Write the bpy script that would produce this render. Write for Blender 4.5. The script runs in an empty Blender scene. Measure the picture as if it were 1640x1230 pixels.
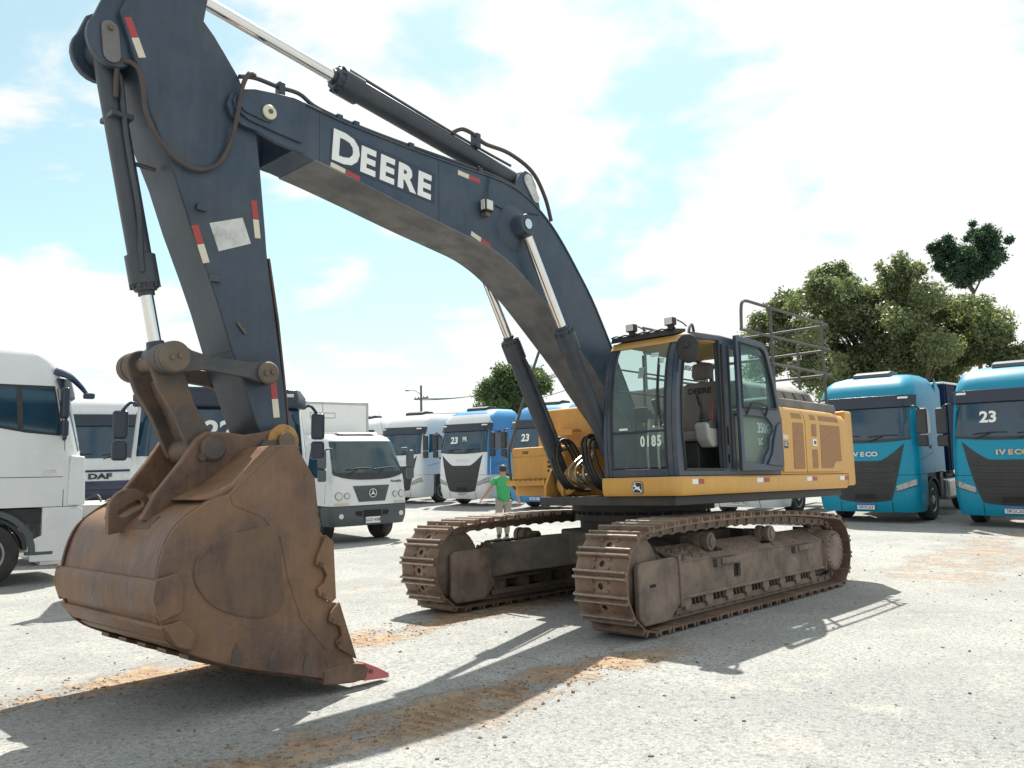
import bpy, bmesh, math, random
from mathutils import Vector, Matrix, noise as mnoise
sc = bpy.context.scene
COL = sc.collection
RAD = math.radians
random.seed(7)

# ------------------------------------------------------------------ camera
CAM = Vector((8.7926, 5.9793, 1.4587))
RIGHT = Vector((-0.68488696, 0.72832361, -0.02178475))
UP = Vector((0.07433393, 0.09957969, 0.99224914))
FWD = Vector((-0.72484779, -0.67795915, 0.12233999))
cam_d = bpy.data.cameras.new('camera')
cam = bpy.data.objects.new('camera', cam_d)
COL.objects.link(cam)
m = Matrix((RIGHT, UP, -FWD)).transposed().to_4x4()
m.translation = CAM
cam.matrix_world = m
cam_d.sensor_width = 36.0
cam_d.lens = 1297.34 / 1640 * 36.0
cam_d.clip_start = 0.05
cam_d.clip_end = 3000
sc.camera = cam

# ------------------------------------------------------------------ light
SUN_V = Vector((-0.55, -0.40, 1.0)).normalized()      # towards the sun
elev = math.asin(SUN_V.z)
azim = math.atan2(SUN_V.x, SUN_V.y)
sun_d = bpy.data.lights.new('sun', 'SUN')
sun_d.energy = 5.0
sun_d.angle = RAD(0.55)
sun_d.color = (1.0, 0.95, 0.87)
sun = bpy.data.objects.new('sun', sun_d)
COL.objects.link(sun)
sun.rotation_euler = (-SUN_V).to_track_quat('-Z', 'Y').to_euler()
sun.location = SUN_V * 60

w = bpy.data.worlds.new('World')
sc.world = w
w.use_nodes = True
nt = w.node_tree
nt.nodes.clear()
def wn(t, **k):
    n = nt.nodes.new(t)
    for a, b in k.items(): setattr(n, a, b)
    return n
def wl(a, b): nt.links.new(a, b)
out = wn('ShaderNodeOutputWorld')
bg = wn('ShaderNodeBackground')
sky = wn('ShaderNodeTexSky')
sky.sky_type = 'NISHITA'; sky.sun_disc = False
sky.sun_elevation = elev; sky.sun_rotation = azim
sky.air_density = 1.0; sky.dust_density = 0.6; sky.ozone_density = 1.5
tc = wn('ShaderNodeTexCoord')
sep = wn('ShaderNodeSeparateXYZ'); wl(tc.outputs['Generated'], sep.inputs[0])
addz = wn('ShaderNodeMath', operation='ADD'); wl(sep.outputs['Z'], addz.inputs[0]); addz.inputs[1].default_value = 0.22
mz = wn('ShaderNodeMath', operation='MAXIMUM'); wl(addz.outputs[0], mz.inputs[0]); mz.inputs[1].default_value = 0.05
dx = wn('ShaderNodeMath', operation='DIVIDE'); wl(sep.outputs['X'], dx.inputs[0]); wl(mz.outputs[0], dx.inputs[1])
dy = wn('ShaderNodeMath', operation='DIVIDE'); wl(sep.outputs['Y'], dy.inputs[0]); wl(mz.outputs[0], dy.inputs[1])
cmb = wn('ShaderNodeCombineXYZ'); wl(dx.outputs[0], cmb.inputs[0]); wl(dy.outputs[0], cmb.inputs[1])
cmb.inputs[2].default_value = 8.8
n1 = wn('ShaderNodeTexNoise'); n1.inputs['Scale'].default_value = 2.6; n1.inputs['Detail'].default_value = 7; n1.inputs['Roughness'].default_value = 0.55; n1.inputs['Distortion'].default_value = 0.3
n2 = wn('ShaderNodeTexNoise'); n2.inputs['Scale'].default_value = 0.35; n2.inputs['Detail'].default_value = 1
drift = wn('ShaderNodeVectorMath', operation='ADD'); wl(cmb.outputs[0], drift.inputs[0]); drift.inputs[1].default_value = (0.137, -0.146, 0.0)
wl(drift.outputs[0], n1.inputs['Vector']); wl(drift.outputs[0], n2.inputs['Vector'])
ma = wn('ShaderNodeMath', operation='MULTIPLY_ADD'); wl(n2.outputs['Fac'], ma.inputs[0]); ma.inputs[1].default_value = 1.1; wl(n1.outputs['Fac'], ma.inputs[2])
rmp = wn('ShaderNodeMapRange', interpolation_type='SMOOTHSTEP'); wl(ma.outputs[0], rmp.inputs['Value'])
CLOUD = (rmp, cmb)
rmp.inputs['From Min'].default_value = 0.95; rmp.inputs['From Max'].default_value = 1.07
rmp.inputs['To Min'].default_value = 0.24; rmp.inputs['To Max'].default_value = 1.0
SKYMUL = wn('ShaderNodeMixRGB', blend_type='MULTIPLY'); SKYMUL.inputs[0].default_value = 1
wl(sky.outputs[0], SKYMUL.inputs[1]); SKYMUL.inputs[2].default_value = (1.0, 1.22, 0.93, 1)
hzn = wn('ShaderNodeMapRange', interpolation_type='SMOOTHSTEP'); wl(sep.outputs['Z'], hzn.inputs['Value'])
hzn.inputs['From Min'].default_value = 0.02; hzn.inputs['From Max'].default_value = 0.24; hzn.inputs['To Min'].default_value = 1.0; hzn.inputs['To Max'].default_value = 0.0
mxm = wn('ShaderNodeMath', operation='MAXIMUM'); wl(rmp.outputs[0], mxm.inputs[0]); wl(hzn.outputs[0], mxm.inputs[1])
mix = wn('ShaderNodeMixRGB'); wl(mxm.outputs[0], mix.inputs[0]); wl(SKYMUL.outputs[0], mix.inputs[1])
mix.inputs[2].default_value = (5.7, 5.78, 5.72, 1)
wl(mix.outputs[0], bg.inputs['Color'])
bg.inputs['Strength'].default_value = 0.105
wl(bg.outputs[0], out.inputs[0])

sc.view_settings.view_transform = 'Standard'
sc.view_settings.look = 'None'
sc.view_settings.exposure = 0.77
sc.view_settings.gamma = 1
sc.render.engine = 'CYCLES'

# ------------------------------------------------------------------ materials
MATS = {}
def M(name, col, rough=0.5, metal=0.0, var=0.12, scale=4.0, dust=None, damt=0.0, dscale=2.5, bump=0.0, bscale=40.0, spec=0.5, coat=0.0, detail=6, upd=0.0, streak=0.0, chip=None, rnd=0.0):
    """painted / metal / rubber surface; dust = second colour laid over by noise and on upward faces"""
    if name in MATS: return MATS[name]
    mt = bpy.data.materials.new(name); mt.use_nodes = True
    t = mt.node_tree; N = t.nodes; L = t.links
    p = N['Principled BSDF']
    p.inputs['Roughness'].default_value = rough
    p.inputs['Metallic'].default_value = metal
    p.inputs['Specular IOR Level'].default_value = spec
    if coat: p.inputs['Coat Weight'].default_value = coat; p.inputs['Coat Roughness'].default_value = 0.08
    c = N.new('ShaderNodeTexCoord')
    n = N.new('ShaderNodeTexNoise'); n.inputs['Scale'].default_value = scale; n.inputs['Detail'].default_value = detail; n.inputs['Roughness'].default_value = 0.6
    L.new(c.outputs['Object'], n.inputs['Vector'])
    r = N.new('ShaderNodeMapRange'); L.new(n.outputs['Fac'], r.inputs['Value'])
    r.inputs['From Min'].default_value = 0.3; r.inputs['From Max'].default_value = 0.7
    r.inputs['To Min'].default_value = 1 - var; r.inputs['To Max'].default_value = 1 + var
    mx = N.new('ShaderNodeVectorMath'); mx.operation = 'SCALE'
    mx.inputs[0].default_value = col[:3]; L.new(r.outputs[0], mx.inputs['Scale'])
    last = mx.outputs[0]
    if rnd:         # one piece differs a little from the next
        oi = N.new('ShaderNodeObjectInfo'); ro = N.new('ShaderNodeMapRange'); L.new(oi.outputs['Random'], ro.inputs['Value']); ro.inputs['To Min'].default_value = 1 - rnd; ro.inputs['To Max'].default_value = 1 + rnd
        m3 = N.new('ShaderNodeVectorMath'); m3.operation = 'SCALE'; L.new(last, m3.inputs[0]); L.new(ro.outputs[0], m3.inputs['Scale']); last = m3.outputs[0]
    if streak:      # run-down marks and scuffs, long in z
        mpn = N.new('ShaderNodeMapping'); mpn.inputs['Scale'].default_value = (9, 9, 1.1); L.new(c.outputs['Object'], mpn.inputs[0])
        sn = N.new('ShaderNodeTexNoise'); sn.inputs['Scale'].default_value = 1.6; sn.inputs['Detail'].default_value = 7; sn.inputs['Roughness'].default_value = 0.7; L.new(mpn.outputs[0], sn.inputs['Vector'])
        sr = N.new('ShaderNodeMapRange'); L.new(sn.outputs['Fac'], sr.inputs['Value']); sr.inputs['From Min'].default_value = 0.35; sr.inputs['From Max'].default_value = 0.68; sr.inputs['To Min'].default_value = 1 - streak; sr.inputs['To Max'].default_value = 1 + streak
        m2 = N.new('ShaderNodeVectorMath'); m2.operation = 'SCALE'; L.new(last, m2.inputs[0]); L.new(sr.outputs[0], m2.inputs['Scale']); last = m2.outputs[0]
    if chip:        # small chips and scratches to another colour
        cn_ = N.new('ShaderNodeTexNoise'); cn_.inputs['Scale'].default_value = 11; cn_.inputs['Detail'].default_value = 9; cn_.inputs['Roughness'].default_value = 0.75; cn_.inputs['Distortion'].default_value = 1.2; L.new(c.outputs['Object'], cn_.inputs['Vector'])
        cr_ = N.new('ShaderNodeMapRange'); L.new(cn_.outputs['Fac'], cr_.inputs['Value']); cr_.inputs['From Min'].default_value = 0.665; cr_.inputs['From Max'].default_value = 0.70; cr_.inputs['To Max'].default_value = 0.75
        cm_ = N.new('ShaderNodeMixRGB'); L.new(cr_.outputs[0], cm_.inputs[0]); L.new(last, cm_.inputs[1]); cm_.inputs[2].default_value = (*chip, 1); last = cm_.outputs[0]
    if dust:
        d = N.new('ShaderNodeTexNoise'); d.inputs['Scale'].default_value = dscale; d.inputs['Detail'].default_value = 8; d.inputs['Roughness'].default_value = 0.65
        L.new(c.outputs['Object'], d.inputs['Vector'])
        dr = N.new('ShaderNodeMapRange'); L.new(d.outputs['Fac'], dr.inputs['Value'])
        dr.inputs['From Min'].default_value = 0.42; dr.inputs['From Max'].default_value = 0.68
        dr.inputs['To Max'].default_value = damt
        fac = dr.outputs[0]
        if upd:
            g = N.new('ShaderNodeNewGeometry'); s = N.new('ShaderNodeSeparateXYZ'); L.new(g.outputs['Normal'], s.inputs[0])
            q = N.new('ShaderNodeMapRange'); L.new(s.outputs['Z'], q.inputs['Value']); q.inputs['From Min'].default_value = 0.3; q.inputs['From Max'].default_value = 0.9; q.inputs['To Max'].default_value = upd
            a = N.new('ShaderNodeMath'); a.operation = 'ADD'; a.use_clamp = True; L.new(fac, a.inputs[0]); L.new(q.outputs[0], a.inputs[1]); fac = a.outputs[0]
        mm = N.new('ShaderNodeMixRGB'); L.new(fac, mm.inputs[0]); L.new(last, mm.inputs[1]); mm.inputs[2].default_value = (*dust, 1)
        last = mm.outputs[0]
        rr = N.new('ShaderNodeMapRange'); L.new(fac, rr.inputs['Value']); rr.inputs['To Min'].default_value = rough; rr.inputs['To Max'].default_value = max(rough, 0.85)
        L.new(rr.outputs[0], p.inputs['Roughness'])
    L.new(last, p.inputs['Base Color'])
    if bump:
        b = N.new('ShaderNodeTexNoise'); b.inputs['Scale'].default_value = bscale; b.inputs['Detail'].default_value = 6
        L.new(c.outputs['Object'], b.inputs['Vector'])
        bb = N.new('ShaderNodeBump'); bb.inputs['Strength'].default_value = bump; bb.inputs['Distance'].default_value = 0.02
        L.new(b.outputs['Fac'], bb.inputs['Height']); L.new(bb.outputs[0], p.inputs['Normal'])
    MATS[name] = mt
    return mt
def glass_mat(name, tint, opac, rough=0.03, base=(0.01, 0.02, 0.025)):
    """window glass: clear tinted transmission mixed with a reflecting, slightly dusty surface"""
    mt = bpy.data.materials.new(name); mt.use_nodes = True
    t = mt.node_tree; N = t.nodes; L = t.links
    p = N['Principled BSDF']; p.inputs['Base Color'].default_value = (*base, 1); p.inputs['Roughness'].default_value = rough
    tr = N.new('ShaderNodeBsdfTransparent'); tr.inputs[0].default_value = (*tint, 1)
    ms = N.new('ShaderNodeMixShader'); ms.inputs[0].default_value = opac
    L.new(tr.outputs[0], ms.inputs[1]); L.new(p.outputs[0], ms.inputs[2])
    L.new(ms.outputs[0], N['Material Output'].inputs['Surface'])
    MATS[name] = mt
    return mt

SOIL = (0.30, 0.19, 0.11)
BOOM = M('boom_paint', (0.027, 0.049, 0.082), 0.38, streak=0.16, chip=(0.09, 0.10, 0.11), var=0.16, scale=2.2, dust=(0.11, 0.12, 0.12), damt=0.30, dscale=2.6, upd=0.3)
STICKP = M('stick_paint', (0.027, 0.047, 0.077), 0.40, streak=0.2, chip=(0.10, 0.10, 0.10), var=0.18, scale=3.0, dust=(0.10, 0.10, 0.095), damt=0.32, dscale=2.2, upd=0.3)
UNDER_DUST_LIT = M('boom_underside_dust_bounce', (0.145, 0.148, 0.148), 0.55, var=0.25, scale=2.0, chip=(0.05, 0.05, 0.05), dust=(0.07, 0.075, 0.08), damt=0.7, dscale=3.5)  # dusty boom paint, its colour also paled to stand in for ground bounce light
CYLP = M('cylinder_paint', (0.030, 0.040, 0.056), 0.38, var=0.15, streak=0.12, dust=(0.10, 0.098, 0.092), damt=0.28)
CHROME = M('chrome_rod', (0.75, 0.74, 0.72), 0.12, 1.0, var=0.04)
BRIGHT = M('bright_trim', (0.72, 0.72, 0.72), 0.22, 1.0, var=0.03)
LINKP = M('worn_link_steel', (0.075, 0.065, 0.06), 0.6, 0.2, var=0.2, dust=(0.20, 0.125, 0.08), damt=0.75, dscale=4.5)
PINM = M('pin_steel', (0.13, 0.105, 0.085), 0.6, 0.3, var=0.2, dust=(0.22, 0.15, 0.10), damt=0.6, dscale=12)
BUCK = M('rusted_bucket_steel', (0.120, 0.072, 0.054), 0.46, 0.2, streak=0.22, chip=(0.24, 0.19, 0.15), var=0.34, scale=2.4, dust=(0.31, 0.175, 0.085), damt=0.62, dscale=1.4, bump=0.3, bscale=24, upd=0.35)
BUCKD = M('dark_bucket_steel', (0.100, 0.062, 0.047), 0.42, 0.25, streak=0.25, chip=(0.25, 0.20, 0.16), var=0.3, scale=3, dust=(0.21, 0.13, 0.078), damt=0.65, dscale=2.6, bump=0.15, bscale=30)
BOSS = M('worn_yellow_boss', (0.42, 0.22, 0.05), 0.6, var=0.2, dust=(0.16, 0.10, 0.07), damt=0.8, dscale=9)
RED = M('red_tooth_paint', (0.42, 0.11, 0.12), 0.45, var=0.12, dust=SOIL, damt=0.2)
TRACKM = M('track_steel', (0.175, 0.115, 0.082), 0.55, 0.2, rnd=0.22, chip=(0.34, 0.30, 0.26), var=0.28, scale=5, dust=(0.33, 0.23, 0.16), damt=0.65, dscale=6, bump=0.15, bscale=50)
FRAMEM = M('dusty_frame', (0.16, 0.122, 0.098), 0.8, streak=0.15, var=0.25, scale=3, dust=(0.27, 0.205, 0.16), damt=0.85, dscale=3.0, bump=0.2, bscale=45, upd=0.5)
CARB = M('carbody_paint', (0.07, 0.062, 0.055), 0.75, var=0.2, dust=(0.20, 0.155, 0.115), damt=0.7, dscale=2.5, bump=0.1)
DARK = M('dark_cavity', (0.012, 0.012, 0.012), 0.8, var=0.1)
BELLY = M('belly_plate', (0.03, 0.03, 0.032), 0.6, var=0.15, dust=(0.1, 0.085, 0.07), damt=0.5)
YEL = M('yellow_paint', (0.62, 0.325, 0.055), 0.38, streak=0.07, chip=(0.25, 0.18, 0.10), var=0.08, scale=2, dust=(0.46, 0.33, 0.19), damt=0.45, dscale=2.0, upd=0.35)
YELOLD = M('faded_yellow_paint', (0.60, 0.31, 0.06), 0.5, streak=0.12, chip=(0.22, 0.14, 0.08), var=0.10, scale=2, dust=(0.40, 0.25, 0.12), damt=0.6, dscale=3.0)
MESHB = M('brown_vent_mesh', (0.34, 0.175, 0.08), 0.7, var=0.15, scale=20, bump=0.3, bscale=220)
HOODG = M('grey_hood_paint', (0.10, 0.10, 0.10), 0.55, var=0.1, dust=(0.30, 0.27, 0.24), damt=0.5, upd=0.7)
RAILM = M('grey_rail_paint', (0.075, 0.075, 0.075), 0.55, var=0.1, dust=(0.2, 0.18, 0.16), damt=0.3)
CABM = M('cab_frame_paint', (0.030, 0.050, 0.084), 0.4, streak=0.12, chip=(0.12, 0.12, 0.12), var=0.12, dust=(0.15, 0.14, 0.125), damt=0.35, dscale=3)
RUB = M('black_rubber', (0.018, 0.018, 0.019), 0.55, var=0.15, dust=(0.08, 0.07, 0.06), damt=0.3)
HOSE = M('rusty_hose', (0.05, 0.043, 0.042), 0.6, var=0.2, dust=(0.13, 0.075, 0.055), damt=0.5, dscale=6)
SEATM = M('seat_fabric', (0.24, 0.19, 0.18), 0.9, var=0.12, scale=12, bump=0.2, bscale=160)
CONS = M('console_plastic', (0.34, 0.34, 0.33), 0.6, var=0.08, dust=(0.24, 0.21, 0.17), damt=0.4)
WHITE = M('white_vinyl', (0.78, 0.78, 0.76), 0.4, var=0.05)
REDV = M('red_vinyl', (0.34, 0.045, 0.04), 0.4, var=0.06)
CREAM = M('aged_white_vinyl', (0.60, 0.56, 0.44), 0.45, var=0.1)
LENS = M('lamp_lens', (0.62, 0.62, 0.58), 0.12, var=0.1, scale=30, spec=0.7)
NYLON = M('nylon_washer', (0.62, 0.60, 0.46), 0.45, var=0.05)
TPLATE = M('scratched_plate', (0.62, 0.62, 0.60), 0.45, 0.1, var=0.12, scale=9, dust=(0.10, 0.10, 0.09), damt=0.55, dscale=9)
CABGL = glass_mat('cab_glass', (0.93, 0.985, 0.975), 0.10, base=(0.40, 0.46, 0.46))
CABGL2 = glass_mat('cab_side_glass', (0.90, 0.98, 0.97), 0.10, base=(0.30, 0.38, 0.39))
BLACKV = M('black_vinyl', (0.015, 0.015, 0.018), 0.4, var=0.05)
# trucks
TWHITE = M('truck_white_paint', (0.66, 0.68, 0.69), 0.22, var=0.03, coat=0.5, dust=(0.5, 0.47, 0.42), damt=0.15, dscale=2)
TBLUE = M('truck_teal_blue_paint', (0.0, 0.235, 0.37), 0.42, 0.0, var=0.05, coat=0.12, spec=0.35)
TBLUE2 = M('truck_sky_blue_paint', (0.05, 0.25, 0.50), 0.4, 0.0, var=0.05, coat=0.15, spec=0.35)
TNAVY = M('truck_navy_paint', (0.008, 0.022, 0.07), 0.25, 0.1, var=0.05, coat=0.6)
TARP = M('navy_tarpaulin', (0.008, 0.018, 0.055), 0.75, var=0.15, scale=1.5, spec=0.2)
TGLASS = M('truck_windscreen_glass', (0.008, 0.038, 0.068), 0.05, var=0.3, scale=1.6, spec=0.75)
TPLAS = M('truck_black_plastic', (0.022, 0.024, 0.028), 0.5, var=0.12, dust=(0.1, 0.095, 0.09), damt=0.25)
TGREY = M('truck_grey_plastic', (0.07, 0.085, 0.095), 0.55, var=0.08)
TVIS = M('truck_sun_visor', (0.018, 0.026, 0.045), 0.25, var=0.08)
TYRE = M('tyre_rubber', (0.022, 0.022, 0.023), 0.75, var=0.2, dust=(0.12, 0.10, 0.085), damt=0.35, dscale=5)
RIM = M('rim_paint', (0.42, 0.42, 0.42), 0.4, 0.4, var=0.08)
CHAS = M('chassis_paint', (0.03, 0.03, 0.032), 0.6, var=0.15, dust=(0.1, 0.09, 0.08), damt=0.4)
TANK = M('tank_aluminium', (0.45, 0.45, 0.45), 0.35, 0.8, var=0.08)
PLATEW = M('number_plate_white', (0.74, 0.74, 0.74), 0.4, var=0.03)
PLATEB = M('number_plate_blue', (0.02, 0.05, 0.35), 0.4, var=0.03)
HLAMP = M('headlamp_cluster', (0.30, 0.30, 0.30), 0.12, 0.5, var=0.35, scale=14, spec=0.8)
BOXW = M('cargo_box_panel', (0.74, 0.75, 0.73), 0.35, var=0.03)
# person, plants
SKIN = M('skin', (0.42, 0.22, 0.15), 0.55, var=0.06)
SHIRT = M('green_polo_cotton', (0.05, 0.36, 0.13), 0.85, var=0.1, scale=9, bump=0.25, bscale=14)
TROU = M('grey_trouser_cotton', (0.30, 0.28, 0.24), 0.85, var=0.1, scale=8, bump=0.2, bscale=18)
HAIR = M('dark_hair', (0.035, 0.025, 0.02), 0.6, var=0.2)
SHOE = M('dark_shoe_leather', (0.03, 0.027, 0.025), 0.5, var=0.1)
BARK = M('bark', (0.10, 0.075, 0.055), 0.9, var=0.3, scale=6, bump=0.5, bscale=20)
POLEM = M('concrete_pole', (0.17, 0.155, 0.14), 0.85, var=0.15)
WIRE = M('wire', (0.03, 0.03, 0.03), 0.5)

# ------------------------------------------------------------------ mesh helpers
class B:
    def __init__(s): s.bm = bmesh.new()
    def box(s, x0, x1, y0, y1, z0, z1, mat=None):
        v = [s.bm.verts.new((x, y, z)) for x in (x0, x1) for y in (y0, y1) for z in (z0, z1)]
        if mat is not None:
            for a in v: a.co = mat @ a.co
        for f in ((0, 1, 3, 2), (4, 6, 7, 5), (0, 4, 5, 1), (2, 3, 7, 6), (0, 2, 6, 4), (1, 5, 7, 3)):
            s.bm.faces.new([v[i] for i in f])
        return s
    def prism(s, pts, y0, y1, axis='y', mat=None):
        """2-D outline (x,z) extruded along y; axis 'x': (y,z) along x; axis 'z': (x,y) along z"""
        def mp(p, h):
            c = {'y': (p[0], h, p[1]), 'x': (h, p[0], p[1]), 'z': (p[0], p[1], h)}[axis]
            return (mat @ Vector(c)) if mat is not None else c
        a = [s.bm.verts.new(mp(p, y0)) for p in pts]; b = [s.bm.verts.new(mp(p, y1)) for p in pts]
        n = len(pts)
        s.bm.faces.new(a); s.bm.faces.new(list(reversed(b)))
        for i in range(n): s.bm.faces.new((a[i], b[i], b[(i + 1) % n], a[(i + 1) % n]))
        return s
    def holed(s, outline, holes, h0, h1, axis='y', mat=None):
        def mp(p, h):
            c = {'y': (p[0], h, p[1]), 'x': (h, p[0], p[1]), 'z': (p[0], p[1], h)}[axis]
            return (mat @ Vector(c)) if mat is not None else c
        layers = []
        for h in (h0, h1):
            loops = []; edges = []
            for lp in [outline] + holes:
                vs = [s.bm.verts.new(mp(p, h)) for p in lp]
                edges += [s.bm.edges.new((vs[i], vs[(i + 1) % len(vs)])) for i in range(len(vs))]
                loops.append(vs)
            bmesh.ops.triangle_fill(s.bm, use_beauty=True, use_dissolve=False, edges=edges)
            layers.append(loops)
        for la, lb in zip(*layers):
            n = len(la)
            for i in range(n): s.bm.faces.new((la[i], lb[i], lb[(i + 1) % n], la[(i + 1) % n]))
        return s
    def cyl(s, p0, p1, r, r2=None, n=20, cap=True):
        p0 = Vector(p0); p1 = Vector(p1); d = (p1 - p0).normalized()
        u = d.orthogonal().normalized(); v = d.cross(u)
        r2 = r if r2 is None else r2
        ra = [s.bm.verts.new(p0 + (u * math.cos(t) + v * math.sin(t)) * r) for t in [2 * math.pi * i / n for i in range(n)]]
        rb = [s.bm.verts.new(p1 + (u * math.cos(t) + v * math.sin(t)) * r2) for t in [2 * math.pi * i / n for i in range(n)]]
        for i in range(n): s.bm.faces.new((ra[i], ra[(i + 1) % n], rb[(i + 1) % n], rb[i]))
        if cap: s.bm.faces.new(list(reversed(ra))); s.bm.faces.new(rb)
        return s
    def lathe(s, prof, o, d, n=28):
        """profile [(r,h)] turned about axis d from o (h along d), closed at both ends when r>0"""
        o = Vector(o); d = Vector(d).normalized(); u = d.orthogonal().normalized(); v = d.cross(u)
        rings = []
        for r, h in prof:
            rings.append([s.bm.verts.new(o + d * h + (u * math.cos(2 * math.pi * i / n) + v * math.sin(2 * math.pi * i / n)) * r) for i in range(n)])
        for a, b in zip(rings, rings[1:]):
            for i in range(n): s.bm.faces.new((a[i], a[(i + 1) % n], b[(i + 1) % n], b[i]))
        s.bm.faces.new(list(reversed(rings[0]))); s.bm.faces.new(rings[-1])
        return s
    def tube(s, pts, r, n=10, sub=6, smooth=True):
        P = [Vector(p) for p in pts]
        if smooth and len(P) > 2:
            Q = []
            for i in range(len(P) - 1):
                a = P[max(i - 1, 0)]; b = P[i]; c = P[i + 1]; d = P[min(i + 2, len(P) - 1)]
                for k in range(sub):
                    t = k / sub
                    Q.append(0.5 * ((2 * b) + (c - a) * t + (2 * a - 5 * b + 4 * c - d) * t * t + (3 * b - a - 3 * c + d) * t ** 3))
            Q.append(P[-1]); P = Q
        rr = r if isinstance(r, (list, tuple)) else None
        rings = []; u = None
        for i, p in enumerate(P):
            t = (P[min(i + 1, len(P) - 1)] - P[max(i - 1, 0)]).normalized()
            u = t.orthogonal().normalized() if u is None else (u - t * u.dot(t)).normalized()
            v = t.cross(u)
            rad = r if rr is None else rr[0] + (rr[1] - rr[0]) * i / (len(P) - 1)
            rings.append([s.bm.verts.new(p + (u * math.cos(2 * math.pi * k / n) + v * math.sin(2 * math.pi * k / n)) * rad) for k in range(n)])
        for a, b in zip(rings, rings[1:]):
            for i in range(n): s.bm.faces.new((a[i], a[(i + 1) % n], b[(i + 1) % n], b[i]))
        s.bm.faces.new(list(reversed(rings[0]))); s.bm.faces.new(rings[-1])
        return s
    def slab(s, outer, inner):
        """closed thin solid between two equal point grids"""
        A = [[s.bm.verts.new(p) for p in row] for row in outer]; C = [[s.bm.verts.new(p) for p in row] for row in inner]
        nr = len(A); nc = len(A[0])
        for i in range(nr - 1):
            for j in range(nc - 1):
                s.bm.faces.new((A[i][j], A[i][j + 1], A[i + 1][j + 1], A[i + 1][j]))
                s.bm.faces.new((C[i][j], C[i + 1][j], C[i + 1][j + 1], C[i][j + 1]))
        for j in range(nc - 1):
            s.bm.faces.new((A[0][j], C[0][j], C[0][j + 1], A[0][j + 1])); s.bm.faces.new((A[-1][j], A[-1][j + 1], C[-1][j + 1], C[-1][j]))
        for i in range(nr - 1):
            s.bm.faces.new((A[i][0], A[i + 1][0], C[i + 1][0], C[i][0])); s.bm.faces.new((A[i][-1], C[i][-1], C[i + 1][-1], A[i + 1][-1]))
        return s
    def o(s, name, mat, parent=None, bevel=0.0, seg=2, smooth=True, ang=0.6):
        bmesh.ops.recalc_face_normals(s.bm, faces=s.bm.faces[:])
        me = bpy.data.meshes.new(name)
        if smooth:
            for f in s.bm.faces: f.smooth = True
            for e in s.bm.edges:
                if len(e.link_faces) == 2 and e.calc_face_angle(0) > ang: e.smooth = False
        s.bm.to_mesh(me); s.bm.free()
        me.materials.append(mat)
        ob = bpy.data.objects.new(name, me)
        COL.objects.link(ob)
        if parent: ob.parent = parent
        if bevel:
            md = ob.modifiers.new('bevel', 'BEVEL'); md.width = bevel; md.segments = seg; md.limit_method = 'ANGLE'; md.angle_limit = RAD(35); md.harden_normals = True
        return ob
def empty(name, loc=(0, 0, 0), rot=(0, 0, 0)):
    o = bpy.data.objects.new(name, None); COL.objects.link(o)
    o.empty_display_size = 0.3; o.location = loc; o.rotation_euler = rot
    return o
def tag(o, label, cat, group=None, kind=None):
    if label: o['label'] = label
    if cat: o['category'] = cat
    if group: o['group'] = group
    if kind: o['kind'] = kind
    return o
def lab(o, label): o['label'] = label; return o
TXT = {}
def text(name, s, size, mat, parent, origin, right, up, depth=0.004, bold=0.0, sx=1.0, shear=0.0, center=True):
    key = (s, size, depth, bold, sx, shear, center, mat.name)
    if key not in TXT:
        cu = bpy.data.curves.new('t', 'FONT'); cu.body = s; cu.size = size; cu.extrude = depth; cu.offset = bold; cu.shear = shear
        cu.resolution_u = 3
        cu.align_x = 'CENTER' if center else 'LEFT'; cu.align_y = 'CENTER' if center else 'BOTTOM_BASELINE'
        to = bpy.data.objects.new('t', cu); COL.objects.link(to)
        dg = bpy.context.evaluated_depsgraph_get(); dg.update()
        me = bpy.data.meshes.new_from_object(to.evaluated_get(dg))
        bpy.data.objects.remove(to); bpy.data.curves.remove(cu)
        for v in me.vertices: v.co.x *= sx
        me.materials.clear(); me.materials.append(mat); me.name = name
        TXT[key] = me
    ob = bpy.data.objects.new(name, TXT[key]); COL.objects.link(ob)
    r = Vector(right).normalized(); u = Vector(up).normalized(); n = r.cross(u)
    mm = Matrix((r, u, n)).transposed().to_4x4(); mm.translation = Vector(origin)
    ob.parent = parent; ob.matrix_local = mm
    return ob
def lerp(a, b, t): return a + (b - a) * t
def interp(tab, z):
    if z <= tab[0][0]: return tab[0][1:]
    for a, b in zip(tab, tab[1:]):
        if z <= b[0]:
            t = (z - a[0]) / (b[0] - a[0])
            return tuple(lerp(p, q, t) for p, q in zip(a[1:], b[1:]))
    return tab[-1][1:]
def circ(cx, cz, r, n=20, a0=0, a1=360):
    k = n if a1 - a0 >= 360 else n - 1
    return [(cx + r * math.cos(RAD(a0 + (a1 - a0) * i / k)), cz + r * math.sin(RAD(a0 + (a1 - a0) * i / k))) for i in range(n)]
def capsule(ax, az, bx, bz, ra, rb, n=9):
    d = math.degrees(math.atan2(bz - az, bx - ax))
    return circ(bx, bz, rb, n, d - 90, d + 90) + circ(ax, az, ra, n, d + 90, d + 270)
def rrect(x0, x1, z0, z1, r, n=4):
    p = []
    for cx, cz, a in ((x1 - r, z1 - r, 0), (x0 + r, z1 - r, 90), (x0 + r, z0 + r, 180), (x1 - r, z0 + r, 270)):
        p += circ(cx, cz, r, n, a, a + 90)
    return p
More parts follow.
